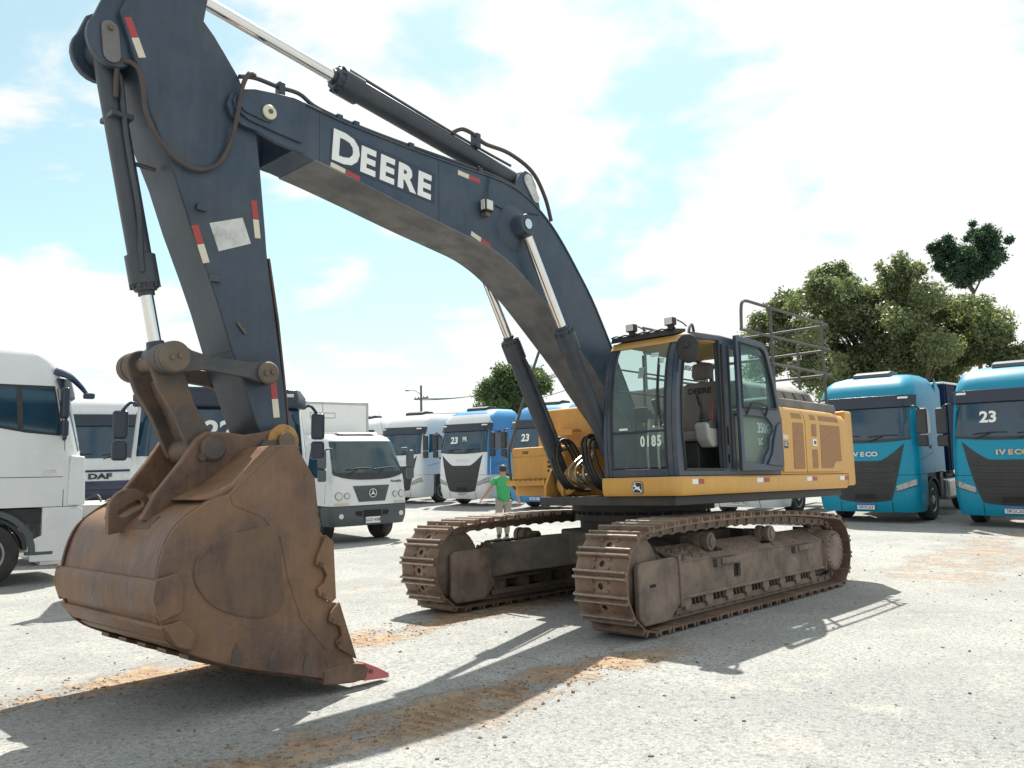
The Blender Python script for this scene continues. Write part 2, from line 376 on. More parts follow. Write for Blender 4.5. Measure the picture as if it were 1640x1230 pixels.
def curve(pts, sub=3, closed=False):
    P = [Vector(p) for p in pts]; n = len(P); out_ = []
    for i in range(n if closed else n - 1):
        g = (lambda k: P[k % n]) if closed else (lambda k: P[max(0, min(n - 1, k))])
        a, b_, c, d = g(i - 1), g(i), g(i + 1), g(i + 2)
        for k in range(sub):
            t = k / sub; q = 0.5 * ((2 * b_) + (c - a) * t + (2 * a - 5 * b_ + 4 * c - d) * t * t + (3 * b_ - a - 3 * c + d) * t ** 3); out_.append((q.x, q.y))
    if not closed: out_.append(tuple(P[-1]))
    return out_
FH = Vector((FWD.x, FWD.y)).normalized(); RH = Vector((FH.y, -FH.x))
def sp(x, s=2.0): return s * math.log1p(math.exp(max(-40, min(40, x / s)))) if x / s < 40 else x
def gz(x, y):
    v = Vector((x - CAM.x, y - CAM.y)); t = v.dot(FH) + 0.3 * sp(v.dot(RH))
    return 0.042 * (sp(t - 16.2) - sp(t - 48.0))

# ------------------------------------------------------------------ ground
def ground_material():
    mt = bpy.data.materials.new('gravel_yard'); mt.use_nodes = True
    t = mt.node_tree; N = t.nodes; L = t.links; p = N['Principled BSDF']
    p.inputs['Roughness'].default_value = 0.9; p.inputs['Specular IOR Level'].default_value = 0.25
    c = N.new('ShaderNodeTexCoord')
    def noise(sc_, det=5, ro=0.6, vec=None):
        n = N.new('ShaderNodeTexNoise'); n.inputs['Scale'].default_value = sc_; n.inputs['Detail'].default_value = det; n.inputs['Roughness'].default_value = ro
        L.new(vec or c.outputs['Object'], n.inputs['Vector']); return n.outputs['Fac']
    def mr(x, a, b, lo=0.0, hi=1.0, smooth=True):
        r = N.new('ShaderNodeMapRange'); r.interpolation_type = 'SMOOTHSTEP' if smooth else 'LINEAR'
        L.new(x, r.inputs['Value'])
        for k, v in (('From Min', a), ('From Max', b), ('To Min', lo), ('To Max', hi)): r.inputs[k].default_value = v
        return r.outputs[0]
    def math_(op, a, b=None, clamp=False):
        n = N.new('ShaderNodeMath'); n.operation = op; n.use_clamp = clamp
        for i, v in enumerate((a, b)):
            if v is None: continue
            if isinstance(v, (int, float)): n.inputs[i].default_value = v
            else: L.new(v, n.inputs[i])
        return n.outputs[0]
    def mix(f, a, b):
        n = N.new('ShaderNodeMixRGB'); L.new(f, n.inputs[0])
        for i, v in ((1, a), (2, b)):
            if isinstance(v, tuple): n.inputs[i].default_value = (*v, 1)
            else: L.new(v, n.inputs[i])
        return n.outputs[0]
    # pale worn aggregate with darker stones between
    col = mix(mr(noise(0.35, 4), 0.35, 0.65), (0.275, 0.282, 0.272), (0.385, 0.388, 0.366))
    col = mix(mr(noise(1.7, 6), 0.52, 0.68, 0, 0.6), col, (0.46, 0.43, 0.37))
    vo = N.new('ShaderNodeTexVoronoi'); vo.inputs['Scale'].default_value = 58; L.new(c.outputs['Object'], vo.inputs['Vector'])
    cell = N.new('ShaderNodeSeparateColor'); L.new(vo.outputs['Color'], cell.inputs[0])
    col = mix(mr(cell.outputs[0], 0.0, 1.0, 0.0, 0.62), col, (0.20, 0.205, 0.20))
    col = mix(math_('MULTIPLY', mr(noise(26, 5, 0.8), 0.53, 0.60), 0.8), col, (0.125, 0.13, 0.13))
    col = mix(math_('MULTIPLY', mr(noise(75, 2, 0.6), 0.57, 0.66), 0.5), col, (0.55, 0.54, 0.50))
    # orange soil carried in by the machine: two ruts along its tracks, and loose patches
    s = N.new('ShaderNodeSeparateXYZ'); L.new(c.outputs['Object'], s.inputs[0])
    wob = math_('MULTIPLY', math_('SUBTRACT', noise(0.55, 3), 0.5), 1.5)
    yy = math_('ADD', s.outputs['Y'], wob)
    brk = mr(noise(1.1, 6, 0.7), 0.36, 0.58)
    r1 = mr(math_('ABSOLUTE', math_('ADD', yy, 0.72)), 0.15, 0.62, 1, 0)
    r2 = mr(math_('ABSOLUTE', math_('SUBTRACT', yy, 1.85)), 0.10, 0.50, 1, 0)
    r3 = mr(math_('ABSOLUTE', math_('SUBTRACT', yy, 2.3)), 0.3, 1.6, 1, 0)
    back = mr(s.outputs['X'], -2.0, -4.5, 0, 1)
    r3 = math_('MULTIPLY', math_('MULTIPLY', r3, back), 0.55)
    x2 = mr(s.outputs['X'], 1.6, 3.2, 0.0, 1)
    r2 = math_('MULTIPLY', r2, x2)
    xa = mr(s.outputs['X'], -1.0, 2.0, 0.0, 1)
    r1 = math_('MULTIPLY', r1, xa)
    band = math_('MAXIMUM', math_('MAXIMUM', r1, r2), r3)
    far = math_('MULTIPLY', mr(noise(0.16, 4), 0.56, 0.68), 0.55)
    soil = math_('MULTIPLY', math_('MAXIMUM', band, far), brk)
    grit = mr(math_('ADD', noise(7, 6, 0.75), math_('MULTIPLY', soil, 0.55)), 0.55, 0.72)
    soil = math_('MULTIPLY', soil, math_('ADD', math_('MULTIPLY', grit, 0.8), 0.2))
    # grouser prints pressed across the ruts
    pr_ = N.new('ShaderNodeMath'); pr_.operation = 'SINE'; L.new(math_('MULTIPLY', math_('ADD', s.outputs['X'], math_('MULTIPLY', noise(3, 2), 0.12)), 54.0), pr_.inputs[0])
    prints = math_('MULTIPLY', math_('MULTIPLY', mr(pr_.outputs[0], 0.2, 0.9), mr(noise(1.3, 3), 0.42, 0.6)), mr(s.outputs['X'], 0.0, 2.0))
    scol = mix(mr(noise(4.5, 6, 0.7), 0.38, 0.62), (0.43, 0.29, 0.165), (0.28, 0.175, 0.10))
    scol = mix(math_('MULTIPLY', prints, 0.45), scol, (0.18, 0.115, 0.07))
    col = mix(math_('MULTIPLY', soil, 0.9), col, scol)
    # oil and tyre stains
    col = mix(math_('MULTIPLY', mr(noise(0.8, 5), 0.64, 0.74), 0.35), col, (0.12, 0.12, 0.115))
    # fine cracks / joints in the worn top
    cr = N.new('ShaderNodeTexVoronoi'); cr.feature = 'DISTANCE_TO_EDGE'; cr.inputs['Scale'].default_value = 0.28
    wv = N.new('ShaderNodeVectorMath'); wv.operation = 'ADD'
    nv = N.new('ShaderNodeTexNoise'); nv.inputs['Scale'].default_value = 1.5; L.new(c.outputs['Object'], nv.inputs['Vector'])
    L.new(c.outputs['Object'], wv.inputs[0]); L.new(nv.outputs['Color'], wv.inputs[1]); L.new(wv.outputs[0], cr.inputs['Vector'])
    col = mix(mr(cr.outputs['Distance'], 0.002, 0.008, 0.18, 0), col, (0.10, 0.10, 0.095))
    L.new(col, p.inputs['Base Color'])
    h = math_('ADD', math_('MULTIPLY', noise(30, 5, 0.7), 0.6), math_('MULTIPLY', noise(6, 5, 0.7), math_('MULTIPLY', soil, 4.0)))
    h = math_('SUBTRACT', h, math_('MULTIPLY', math_('MULTIPLY', prints, soil), 1.2))
    bp = N.new('ShaderNodeBump'); bp.inputs['Strength'].default_value = 0.9; bp.inputs['Distance'].default_value = 0.02
    L.new(h, bp.inputs['Height']); L.new(bp.outputs[0], p.inputs['Normal'])
    return mt
GROUND = ground_material()
def build_ground():
    def axis():
        a = [i * 0.5 for i in range(-100, 61)]
        lo = [-50 - 1.35 ** k * 2 for k in range(1, 23)]; hi = [30 + 1.35 ** k * 2 for k in range(1, 23)]
        return sorted(lo) + a + hi
    xs = axis(); ys = axis()
    vs = [(x, y, gz(x, y) - 0.012 + 0.02 * (mnoise.noise(Vector((x * .3, y * .3, 0))) if max(abs(x), abs(y)) < 60 else 0)) for x in xs for y in ys]
    n = len(ys)
    fs = [(i * n + j, (i + 1) * n + j, (i + 1) * n + j + 1, i * n + j + 1) for i in range(len(xs) - 1) for j in range(n - 1)]
    me = bpy.data.meshes.new('ground'); me.from_pydata(vs, [], fs); me.materials.append(GROUND)
    for p in me.polygons: p.use_smooth = True
    o = bpy.data.objects.new('ground', me); COL.objects.link(o)
    tag(o, 'pale gravelly yard with orange soil ruts', None, kind='structure')
build_ground()
def gtop(x, y): return gz(x, y) - 0.012 + 0.02 * mnoise.noise(Vector((x * .3, y * .3, 0)))

# ------------------------------------------------------------------ excavator
EX = empty('excavator')
tag(EX, 'large yellow and dark blue crawler excavator with its bucket resting on the ground', 'excavator')

# --- tracks: grouser-tip path round idler and sprocket
def track_path():
    P = [(x, 0.0) for x in [-2.15 + i * 0.05 for i in range(0, 87)]]
    P += [(2.17 + 0.52 * math.cos(RAD(a)), 0.52 + 0.52 * math.sin(RAD(a))) for a in range(-86, 73, 4)]
    top = [(2.30, 1.022), (1.95, 1.055), (1.58, 1.072), (0.9, 1.085), (0.25, 1.088), (-0.4, 1.078), (-1.0, 1.055), (-1.5, 1.022), (-1.95, 0.985), (-2.25, 0.962)]
    for a, b in zip(top, top[1:]):
        for k in range(6): P.append((lerp(a[0], b[0], k / 6), lerp(a[1], b[1], k / 6)))
    P += [(-2.20 + 0.48 * math.cos(RAD(a)), 0.48 + 0.48 * math.sin(RAD(a))) for a in range(95, 268, 4)]
    return [Vector(p) for p in P]
TP = track_path()
def along(n):
    L = [0.0]; pts = TP + [TP[0]]
    for a, b in zip(pts, pts[1:]): L.append(L[-1] + (b - a).length)
    tot = L[-1]; res = []; j = 0
    for k in range(n):
        s = (k + 0.35) * tot / n
        while L[j + 1] < s: j += 1
        t = (s - L[j]) / (L[j + 1] - L[j]); p = pts[j].lerp(pts[j + 1], t)
        # tangent from neighbours half a pitch away
        def at(q):
            q %= tot; i = 0
            while L[i + 1] < q: i += 1
            return pts[i].lerp(pts[i + 1], (q - L[i]) / (L[i + 1] - L[i]))
        tg = (at(s + 0.1) - at(s - 0.1)).normalized()
        res.append((p, tg))
    return res, tot
NSHOE = 52
SHP, TOT = along(NSHOE)
PITCH = TOT / NSHOE
def shoe_mesh():
    b = B()
    W = 0.30; h = PITCH / 2 - 0.004
    # local x along the path, z outward (tip at z = 0)
    prof = [(-h, -0.052), (-h + 0.012, -0.042), (-h + 0.020, -0.004), (-h + 0.030, 0), (-h + 0.040, -0.004), (-h + 0.056, -0.044)]
    prof += [(h - 0.052, -0.044), (h - 0.036, -0.004), (h - 0.026, 0), (h - 0.016, -0.004), (h - 0.008, -0.042), (h, -0.052), (h, -0.064), (-h, -0.064)]
    # grouser bars + strips either side of a holed centre plate
    lf = prof[:6] + [(-h + 0.056, -0.064), (-h, -0.064)]
    rt = prof[6:12] + [(h, -0.064), (h - 0.052, -0.064)]
    b.prism(lf, -W, W); b.prism(rt, -W, W)
    x0, x1 = -h + 0.056, h - 0.052
    hole = circ((x0 + x1) / 2, 0.0, 0.032, 12)
    b.holed([(x0, -W), (x1, -W), (x1, W), (x0, W)], [hole], -0.064, -0.045, axis='z')
    for y in (-0.085, 0.085):
        for x in (x0 + 0.018, x1 - 0.018): b.cyl((x, y, -0.045), (x, y, -0.026), 0.014, n=6)
    o = b.o('track_shoe', TRACKM); me = o.data
    me.materials.append(M('polished_grouser_edge', (0.34, 0.29, 0.25), 0.42, 0.4, var=0.3, scale=18, dust=(0.24, 0.17, 0.12), damt=0.6, dscale=14))
    for p in me.polygons:
        if p.center.z > -0.006: p.material_index = 1
    bpy.data.objects.remove(o); return me
def link_mesh():
    b = B(); h = PITCH / 2
    for y in (-0.105, 0.075):
        b.prism([(-h - 0.02, -0.070), (h - 0.02, -0.070), (h + 0.012, -0.105), (h + 0.005, -0.150), (h - 0.03, -0.168), (h - 0.075, -0.150), (-h + 0.05, -0.150), (-h - 0.005, -0.165), (-h - 0.03, -0.13)], y, y + 0.03)
    b.cyl((-h, -0.125, -0.118), (-h, 0.125, -0.118), 0.026, n=10)
    o = b.o('track_link', FRAMEM); me = o.data
    bpy.data.objects.remove(o); return me
SHOE_ME = shoe_mesh(); LINK_ME = link_mesh()
for sy in (1, -1):
    for p, tg in SHP:
        o = bpy.data.objects.new('track_shoe', SHOE_ME); COL.objects.link(o); o.parent = EX
        # path runs +x on the ground; outward normal is to its right
        X = Vector((tg.x, 0, tg.y)); Z = Vector((tg.y, 0, -tg.x)); Y = Z.cross(X)
        mm = Matrix((X, Y, Z)).transposed().to_4x4(); mm.translation = Vector((p.x, 1.295 * sy, p.y))
        o.matrix_local = mm
        l = bpy.data.objects.new('track_link', LINK_ME); COL.objects.link(l); l.parent = o

def dirt(b, x0, x1, y0, y1, fz, n, r):
    for _ in range(n):
        x = random.uniform(x0, x1); y = random.uniform(y0, y1); s_ = r * random.uniform(0.35, 1.0)
        vs = bmesh.ops.create_icosphere(b.bm, subdivisions=1, radius=s_, matrix=Matrix.Translation((x, y, fz(x, y))))['verts']
        for v in vs:
            v.co += Vector((random.uniform(-1, 1), random.uniform(-1, 1), random.uniform(-1, .6))) * s_ * 0.35
def track_frame(sy):
    Y = lambda y: y * sy
    # hollow beam: core, outer plate with openings, sloping top plate with openings
    b = B()
    b.prism([(Y(1.09), 0.30), (Y(1.44), 0.30), (Y(1.44), 0.585), (Y(1.20), 0.745), (Y(1.09), 0.745)], -1.95, 1.66, axis='x')
    fr = b.o('track_frame', CARB if False else FRAMEM, EX, bevel=0.012)
    b = B()
    hole = rrect(0.30, 0.46, 0.38, 0.53, 0.02, 3)
    b.holed([(-1.95, 0.29), (1.64, 0.29), (1.64, 0.62), (-1.95, 0.62)], [hole], Y(1.452), Y(1.485))
    b.o('side_plate', FRAMEM, fr)
    # sloping top: (x, s) where s runs up the slope
    u = Vector((0, Y(1.20) - Y(1.485), 0.755 - 0.615)).normalized(); n = Vector((0, sy * abs(u.z), abs(u.y)))
    o0 = Vector((0, Y(1.485), 0.617))
    mp = Matrix(((1, 0, 0, o0.x), (0, u.y, n.y, o0.y), (0, u.z, n.z, o0.z), (0, 0, 0, 1)))
    wd = 0.318
    holes = [rrect(-0.72, -0.42, 0.10, 0.21, 0.03, 3), rrect(0.52, 0.86, 0.10, 0.21, 0.03, 3)]
    b = B(); b.holed([(-1.95, 0), (1.62, 0), (1.62, wd), (-1.95, wd)], holes, 0.004, 0.022, axis='z', mat=mp)
    tp = b.o('top_plate', FRAMEM, fr)
    for h in ((-0.72, -0.42), (0.52, 0.86)):
        b = B(); b.box(h[0] + .01, h[1] - .01, 0.11, 0.20, -0.004, 0.0042, mat=mp); b.o('opening', DARK, fr)
    b = B(); b.box(0.31, 0.45, Y(1.4405), Y(1.4505), 0.39, 0.52); b.o('opening', DARK, fr)
    # loose dirt lying on the slope
    b = B()
    dirt(b, 0.95, 1.62, 1.24, 1.47, lambda x, y: 0.617 + (1.485 - y) * 0.49 + 0.02, 150, 0.03)
    dirt(b, -1.9, 1.6, 1.22, 1.47, lambda x, y: 0.617 + (1.485 - y) * 0.49 + 0.015, 240, 0.022)
    if sy < 0:
        for v in b.bm.verts: v.co.y *= -1
    d = b.o('loose_dirt', M('dry_dirt', (0.17, 0.13, 0.10), 0.95, var=0.25, scale=15), fr, smooth=False); d['kind'] = 'stuff'
    # front idler yoke guard
    b = B()
    b.prism([(2.34, 0.17), (2.34, 0.655), (2.28, 0.69), (1.70, 0.70), (1.62, 0.655), (1.62, 0.24), (1.82, 0.095), (2.26, 0.095)], Y(1.45), Y(1.515))
    g = b.o('idler_guard', FRAMEM, EX, bevel=0.02)
    b = B(); b.box(2.06, 2.16, Y(1.5135), Y(1.518), 0.445, 0.475); b.o('slot', DARK, g)
    b = B(); b.prism([(1.60, 0.20), (1.635, 0.20), (1.655, 0.71), (1.62, 0.72)], Y(1.42), Y(1.535)); b.o('guard_rib', FRAMEM, g, bevel=0.006)
    b = B(); b.prism([(2.34, 0.17), (2.34, 0.655), (2.28, 0.69), (1.70, 0.70), (1.62, 0.655), (1.62, 0.24), (1.82, 0.095), (2.26, 0.095)], Y(1.075), Y(1.13)); b.o('idler_guard', FRAMEM, EX, bevel=0.02)
    # idler wheel
    b = B(); b.lathe([(0.10, -0.13), (0.14, -0.12), (0.36, -0.07), (0.36, -0.05), (0.425, -0.045), (0.425, 0.045), (0.36, 0.05), (0.36, 0.07), (0.14, 0.12), (0.10, 0.13)], (2.17, Y(1.295), 0.53), (0, 1, 0), 36)
    b.o('idler_wheel', FRAMEM, EX)
    # lower roller guard and rollers
    b = B(); b.prism([(-1.78, 0.12), (1.62, 0.12), (1.62, 0.185), (-1.78, 0.185)], Y(1.43), Y(1.455)); b.o('roller_guard', FRAMEM, fr, bevel=0.006)
    b = B(); b.prism([(-1.78, 0.12), (1.62, 0.12), (1.62, 0.185), (-1.78, 0.185)], Y(1.135), Y(1.16)); b.o('roller_guard', FRAMEM, fr, bevel=0.006)
    b = B(); b.prism([(-1.93, 0.270), (1.62, 0.270), (1.62, 0.300), (-1.93, 0.300)], Y(1.43), Y(1.512)); b.o('frame_ledge', FRAMEM, fr, bevel=0.006)
    for k in range(8):
        x = -1.6 + k * 0.435
        b = B(); b.lathe([(0.05, -0.165), (0.05, -0.13), (0.11, -0.125), (0.11, -0.10), (0.085, -0.095), (0.085, 0.095), (0.11, 0.10), (0.11, 0.125), (0.05, 0.13), (0.05, 0.165)], (x, Y(1.295), 0.225), (0, 1, 0), 18)
        rl = b.o('track_roller', FRAMEM, EX)
        b = B(); b.prism([(x - 0.07, 0.272), (x - 0.085, 0.20), (x - 0.045, 0.19), (x - 0.04, 0.155), (x + 0.04, 0.155), (x + 0.045, 0.19), (x + 0.085, 0.20), (x + 0.07, 0.272)], Y(1.458), Y(1.486)); b.o('roller_bracket', M('light_dust_steel', (0.22, 0.165, 0.125), 0.8, var=0.2), rl, bevel=0.005)
        for dx in (0.12, 0.20, 0.28):
            b = B(); b.prism([(x + dx, 0.272), (x + dx - 0.022, 0.25), (x + dx - 0.03, 0.19), (x + dx - 0.02, 0.19), (x + dx + 0.012, 0.272)], Y(1.35), Y(1.47)); b.o('guard_fin', CARB, rl)
    # carrier rollers
    for x in (0.82, -0.62):
        b = B(); b.lathe([(0.055, -0.22), (0.055, -0.05), (0.095, -0.045), (0.095, 0.02), (0.075, 0.025), (0.075, 0.07), (0.095, 0.075), (0.095, 0.13), (0.06, 0.14), (0.06, 0.155)], (x, Y(1.295), 0.795), (0, sy, 0), 22)
        b.o('carrier_roller', FRAMEM, EX)
        b = B(); b.box(x - 0.06, x + 0.06, Y(1.07), Y(1.17), 0.70, 0.82); b.o('roller_stand', CARB, EX, bevel=0.01)
    # step brackets on the beam
    for x in (0.60, -1.32):
        b = B(); b.box(x - 0.20, x + 0.20, Y(1.50), Y(1.545), 0.555, 0.615); b.box(x - 0.18, x - 0.14, Y(1.48), Y(1.502), 0.56, 0.61); b.box(x + 0.14, x + 0.18, Y(1.48), Y(1.502), 0.56, 0.61)
        b.o('step_bracket', FRAMEM, fr, bevel=0.006)
        b = B(); b.box(x + 0.22, x + 0.30, Y(1.486), Y(1.535), 0.53, 0.615); b.o('step_lug', CARB, fr, bevel=0.006)
    # end plate towards the sprocket
    b = B(); b.prism([(Y(1.09), 0.24), (Y(1.52), 0.24), (Y(1.52), 0.63), (Y(1.22), 0.80), (Y(1.09), 0.80)], -1.985, -1.955, axis='x'); b.o('end_plate', FRAMEM, fr, bevel=0.005)
    # sprocket with teeth, final drive
    T = 22; pts = []
    for k in range(T):
        a = 360 / T * k
        for da, r in ((-6.2, 0.325), (-2.6, 0.385), (2.6, 0.385), (6.2, 0.325)):
            pts.append((-2.20 + r * math.cos(RAD(a + da)), 0.48 + r * math.sin(RAD(a + da))))
    b = B(); b.prism(pts, Y(1.265), Y(1.325)); b.o('sprocket', FRAMEM, EX, bevel=0.004)
    b = B(); b.lathe([(0.30, -0.20), (0.31, -0.02), (0.27, 0.0), (0.265, 0.20), (0.25, 0.225), (0.02, 0.235)], (-2.20, Y(1.33), 0.48), (0, sy, 0), 36)
    fd = b.o('final_drive', FRAMEM, EX)
    for k in range(20):
        a = 2 * math.pi * k / 20
        b = B(); b.cyl((-2.20 + 0.225 * math.cos(a), Y(1.552), 0.48 + 0.225 * math.sin(a)), (-2.20 + 0.225 * math.cos(a), Y(1.572), 0.48 + 0.225 * math.sin(a)), 0.014, n=6); b.o('bolt', FRAMEM, fd)
    b = B(); b.box(-2.25, -1.95, Y(1.075), Y(1.24), 0.28, 0.70); b.o('motor_housing', CARB, EX, bevel=0.03)
for sy in (1, -1): track_frame(sy)

# --- car body (X frame) and swing bearing
b = B(); b.prism([(0.95, 0.5), (0.5, 0.95), (-0.5, 0.95), (-0.95, 0.5), (-0.95, -0.5), (-0.5, -0.95), (0.5, -0.95), (0.95, -0.5)], 0.47, 0.86, axis='z'); CB = b.o('car_body', CARB, EX, bevel=0.02)
for sx in (1, -1):
    for sy in (1, -1):
        b = B()
        def ring(x, y, hx, z0, z1): return [Vector((x - hx, y, z0)), Vector((x + hx, y, z0)), Vector((x + hx, y, z1)), Vector((x - hx, y, z1))]
        A = ring(0.45 * sx, 0.40 * sy, 0.42, 0.46, 0.855); C_ = ring(1.15 * sx, 0.85 * sy, 0.36, 0.40, 0.78); D = ring(1.30 * sx, 1.085 * sy, 0.40, 0.33, 0.74)
        vs = [[b.bm.verts.new(p) for p in r] for r in (A, C_, D)]
        for r0, r1 in zip(vs, vs[1:]):
            for i in range(4): b.bm.faces.new((r0[i], r0[(i + 1) % 4], r1[(i + 1) % 4], r1[i]))
        b.bm.faces.new(vs[0]); b.bm.faces.new(vs[-1])
        b.o('frame_leg', CARB, EX, bevel=0.02)
b = B(); b.lathe([(0.80, 0.86), (0.80, 0.98), (0.86, 0.985), (0.86, 1.06), (0.78, 1.065), (0.78, 1.10), (0.90, 1.105), (0.90, 1.19), (0.6, 1.195)], (0, 0, 0), (0, 0, 1), 56); SR = b.o('swing_bearing', BELLY, EX)
for k in range(36):
    a = 2 * math.pi * k / 36
    b = B(); b.cyl((0.83 * math.cos(a), 0.83 * math.sin(a), 1.058), (0.83 * math.cos(a), 0.83 * math.sin(a), 1.09), 0.018, n=6); b.o('bolt', BELLY, SR)

# --- upper structure
b = B(); b.prism([(1.42, -0.50), (1.42, 1.38), (-3.0, 1.38), (-3.0, -1.38), (-1.2, -1.38), (-1.2, -0.80), (0.70, -0.80), (0.75, -0.50)], 1.192, 1.295, axis='z'); b.o('main_frame', BELLY, EX, bevel=0.01)
b = B()
def sweep(path, prof):
    """profile (outward, z) swept along a plan path [(x,y,nx,ny)]"""
    rows = [[Vector((x + nx * o_, y + ny * o_, z)) for o_, z in prof] for x, y, nx, ny in path]
    vs = [[b.bm.verts.new(p) for p in r] for r in rows]; n = len(prof)
    for r0, r1 in zip(vs, vs[1:]):
        for i in range(n): b.bm.faces.new((r0[i], r0[(i + 1) % n], r1[(i + 1) % n], r1[i]))
    b.bm.faces.new(vs[0]); b.bm.faces.new(vs[-1])
path = [(1.44, 0.50, 1, 0), (1.44, 1.385, 1, 0)] + [(1.36 + 0.08 * math.cos(RAD(a)), 1.385 + 0.045 * math.sin(RAD(a)), math.cos(RAD(a)), math.sin(RAD(a))) for a in (30, 60)]
path += [(1.33, 1.43, 0, 1), (-2.95, 1.43, 0, 1)] + [(-2.95 + 0.22 * math.cos(RAD(a)), 1.21 + 0.22 * math.sin(RAD(a)), math.cos(RAD(a)), math.sin(RAD(a))) for a in (110, 130, 150, 170)]
sweep(path, [(0.0, 1.298), (0.035, 1.298), (0.055, 1.325), (0.062, 1.395), (0.062, 1.48), (0.045, 1.497), (0.0, 1.497)])
SK = b.o('deck_skirt', YEL, EX)
b = B(); path = [(0.80, -0.60, 1, 0), (0.80, -1.36, 1, 0), (0.76, -1.42, 0.7, -0.7), (0.70, -1.43, 0, -1), (-2.95, -1.43, 0, -1)]
sweep(path, [(0.0, 1.30), (0.05, 1.30), (0.062, 1.34), (0.062, 1.46), (0.045, 1.50), (0.0, 1.50)])
b.o('deck_skirt', YEL, EX)
# deer badge and reflective tape on the skirt
b = B(); b.prism(rrect(0.900, 1.040, 1.320, 1.455, 0.035), 1.5025, 1.508, axis='x'); BD = b.o('badge', BLACKV, SK)
deer = [(-.055, .022), (-.048, .012), (-.030, .010), (-.024, .000), (-.050, -.020), (-.058, -.034), (-.046, -.030), (-.028, -.014), (-.012, -.016), (0.012, -.022), (.030, -.030), (.050, -.046), (.058, -.046), (.044, -.026), (.030, -.012), (.026, .004), (.034, .010), (.022, .012), (.004, .010), (-.012, .014), (-.022, .026), (-.022, .036), (-.030, .048), (-.022, .052), (-.034, .056), (-.044, .050), (-.032, .044), (-.036, .034), (-.046, .030)]
b = B(); b.prism([(0.970 + p[0], 1.387 + p[1]) for p in deer], 1.5085, 1.511, axis='x'); b.o('deer_emblem', WHITE, BD, smooth=False)
b = B(); b.holed(rrect(0.908, 1.032, 1.328, 1.447, 0.03), [rrect(0.913, 1.027, 1.333, 1.442, 0.027)], 1.5085, 1.510, axis='x'); b.o('badge_rim', WHITE, BD, smooth=False)
def tape(parent, x0, x1, z0, z1, y, wfirst=True, mats=(WHITE, REDV)):
    """white + red reflective tape on a face of constant y; x0 is the image-left end"""
    xm = (x0 + x1) / 2; a, c = mats if wfirst else mats[::-1]
    b = B(); b.box(xm, x0, y, y + 0.003, z0, z1); b.o('reflective_tape', a, parent, smooth=False)
    b = B(); b.box(x1, xm - 0.002, y, y + 0.003, z0, z1); b.o('reflective_tape', c, parent, smooth=False)
for x in (1.26, -0.20, -1.60, -2.70): tape(SK, x, x - 0.24 * (1 if x > 0 else 1.35), 1.415, 1.468, 1.4925)

# left body behind the cab: doors, vents
def bodysec(b, x0, x1, top=2.36, y=1.462):
    prof = [(0.3, 1.503), (y, 1.503), (y + 0.005, 2.20), (y - 0.015, 2.28), (y - 0.07, 2.335), (y - 0.16, top), (0.3, top + 0.01)]
    b.prism(prof, x0, x1, axis='x')
b = B(); bodysec(b, -3.16, -0.92); LB = b.o('left_side_body', YEL, EX, bevel=0.008)
def door(x0, x1, rear=0.0):
    y = 1.470
    prof = [(y, 1.535), (y + 0.006, 2.20), (y - 0.014, 2.285), (y - 0.066, 2.345), (y - 0.15, 2.372)]
    b = B(); nx = 8; outer = []; inner = []
    for i in range(nx + 1):
        x = lerp(x0, x1, i / nx); back = 0.0
        if rear and i >= nx - 3: q = (i - nx + 3) / 3; back = rear * (1 - math.sqrt(max(0, 1 - q * q)))
        outer.append([Vector((x, yy + 0.018 - back, zz + (0.012 if zz > 2.3 else 0))) for yy, zz in prof])
        inner.append([Vector((x, yy - 0.02 - back, zz - 0.02)) for yy, zz in prof])
    b.slab(outer, inner)
    return b.o('side_door', YEL, LB, bevel=0.004)
D1 = door(-0.96, -1.635); D2 = door(-1.655, -3.10, 0.10)
def vent(parent, pts, name='vent_panel'):
    b = B(); b.prism(pts, 1.4885, 1.4945); b.o(name, MESHB, parent, bevel=0.002)
vent(D1, rrect(-1.58, -1.25, 1.57, 2.17, 0.03)); vent(D2, rrect(-2.00, -1.83, 2.00, 2.17, 0.02)); vent(D2, rrect(-2.00, -1.83, 1.58, 1.83, 0.02))
vent(D2, [(-2.11, 1.58), (-2.11, 2.17), (-2.80, 2.17), (-2.81, 1.68), (-2.60, 1.67), (-2.50, 1.58)])
for p, x0, x1 in ((D1, -1.56, -1.26), (D2, -2.00, -1.83), (D2, -2.78, -2.11)):
    b = B(); mp = Matrix.Translation((0, 1.480, 2.252)) @ Matrix.Rotation(RAD(18), 4, 'X'); b.box(x0, x1, -0.004, 0.006, -0.03, 0.04, mat=mp); b.o('vent_panel', MESHB, p, bevel=0.002)
b = B(); b.box(-1.99, -1.85, 1.4885, 1.5, 1.875, 1.965); LT = b.o('door_latch', BRIGHT, D2, bevel=0.004)
b = B(); b.box(-1.95, -1.90, 1.5005, 1.508, 1.895, 1.945); b.o('latch_keyhole', TNAVY, LT, bevel=0.003)
b = B(); b.box(-1.11, -0.985, 1.4885, 1.4915, 1.83, 2.02); DC = b.o('model_decal', BLACKV, D1, smooth=False)
text('decal_lettering', '350G', 0.07, WHITE, DC, (-1.045, 1.4922, 1.97), (-1, 0, 0), (0, 0, 1), 0.001, 0.002)
text('decal_lettering', 'LC', 0.07, WHITE, DC, (-1.045, 1.4922, 1.885), (-1, 0, 0), (0, 0, 1), 0.001, 0.002)
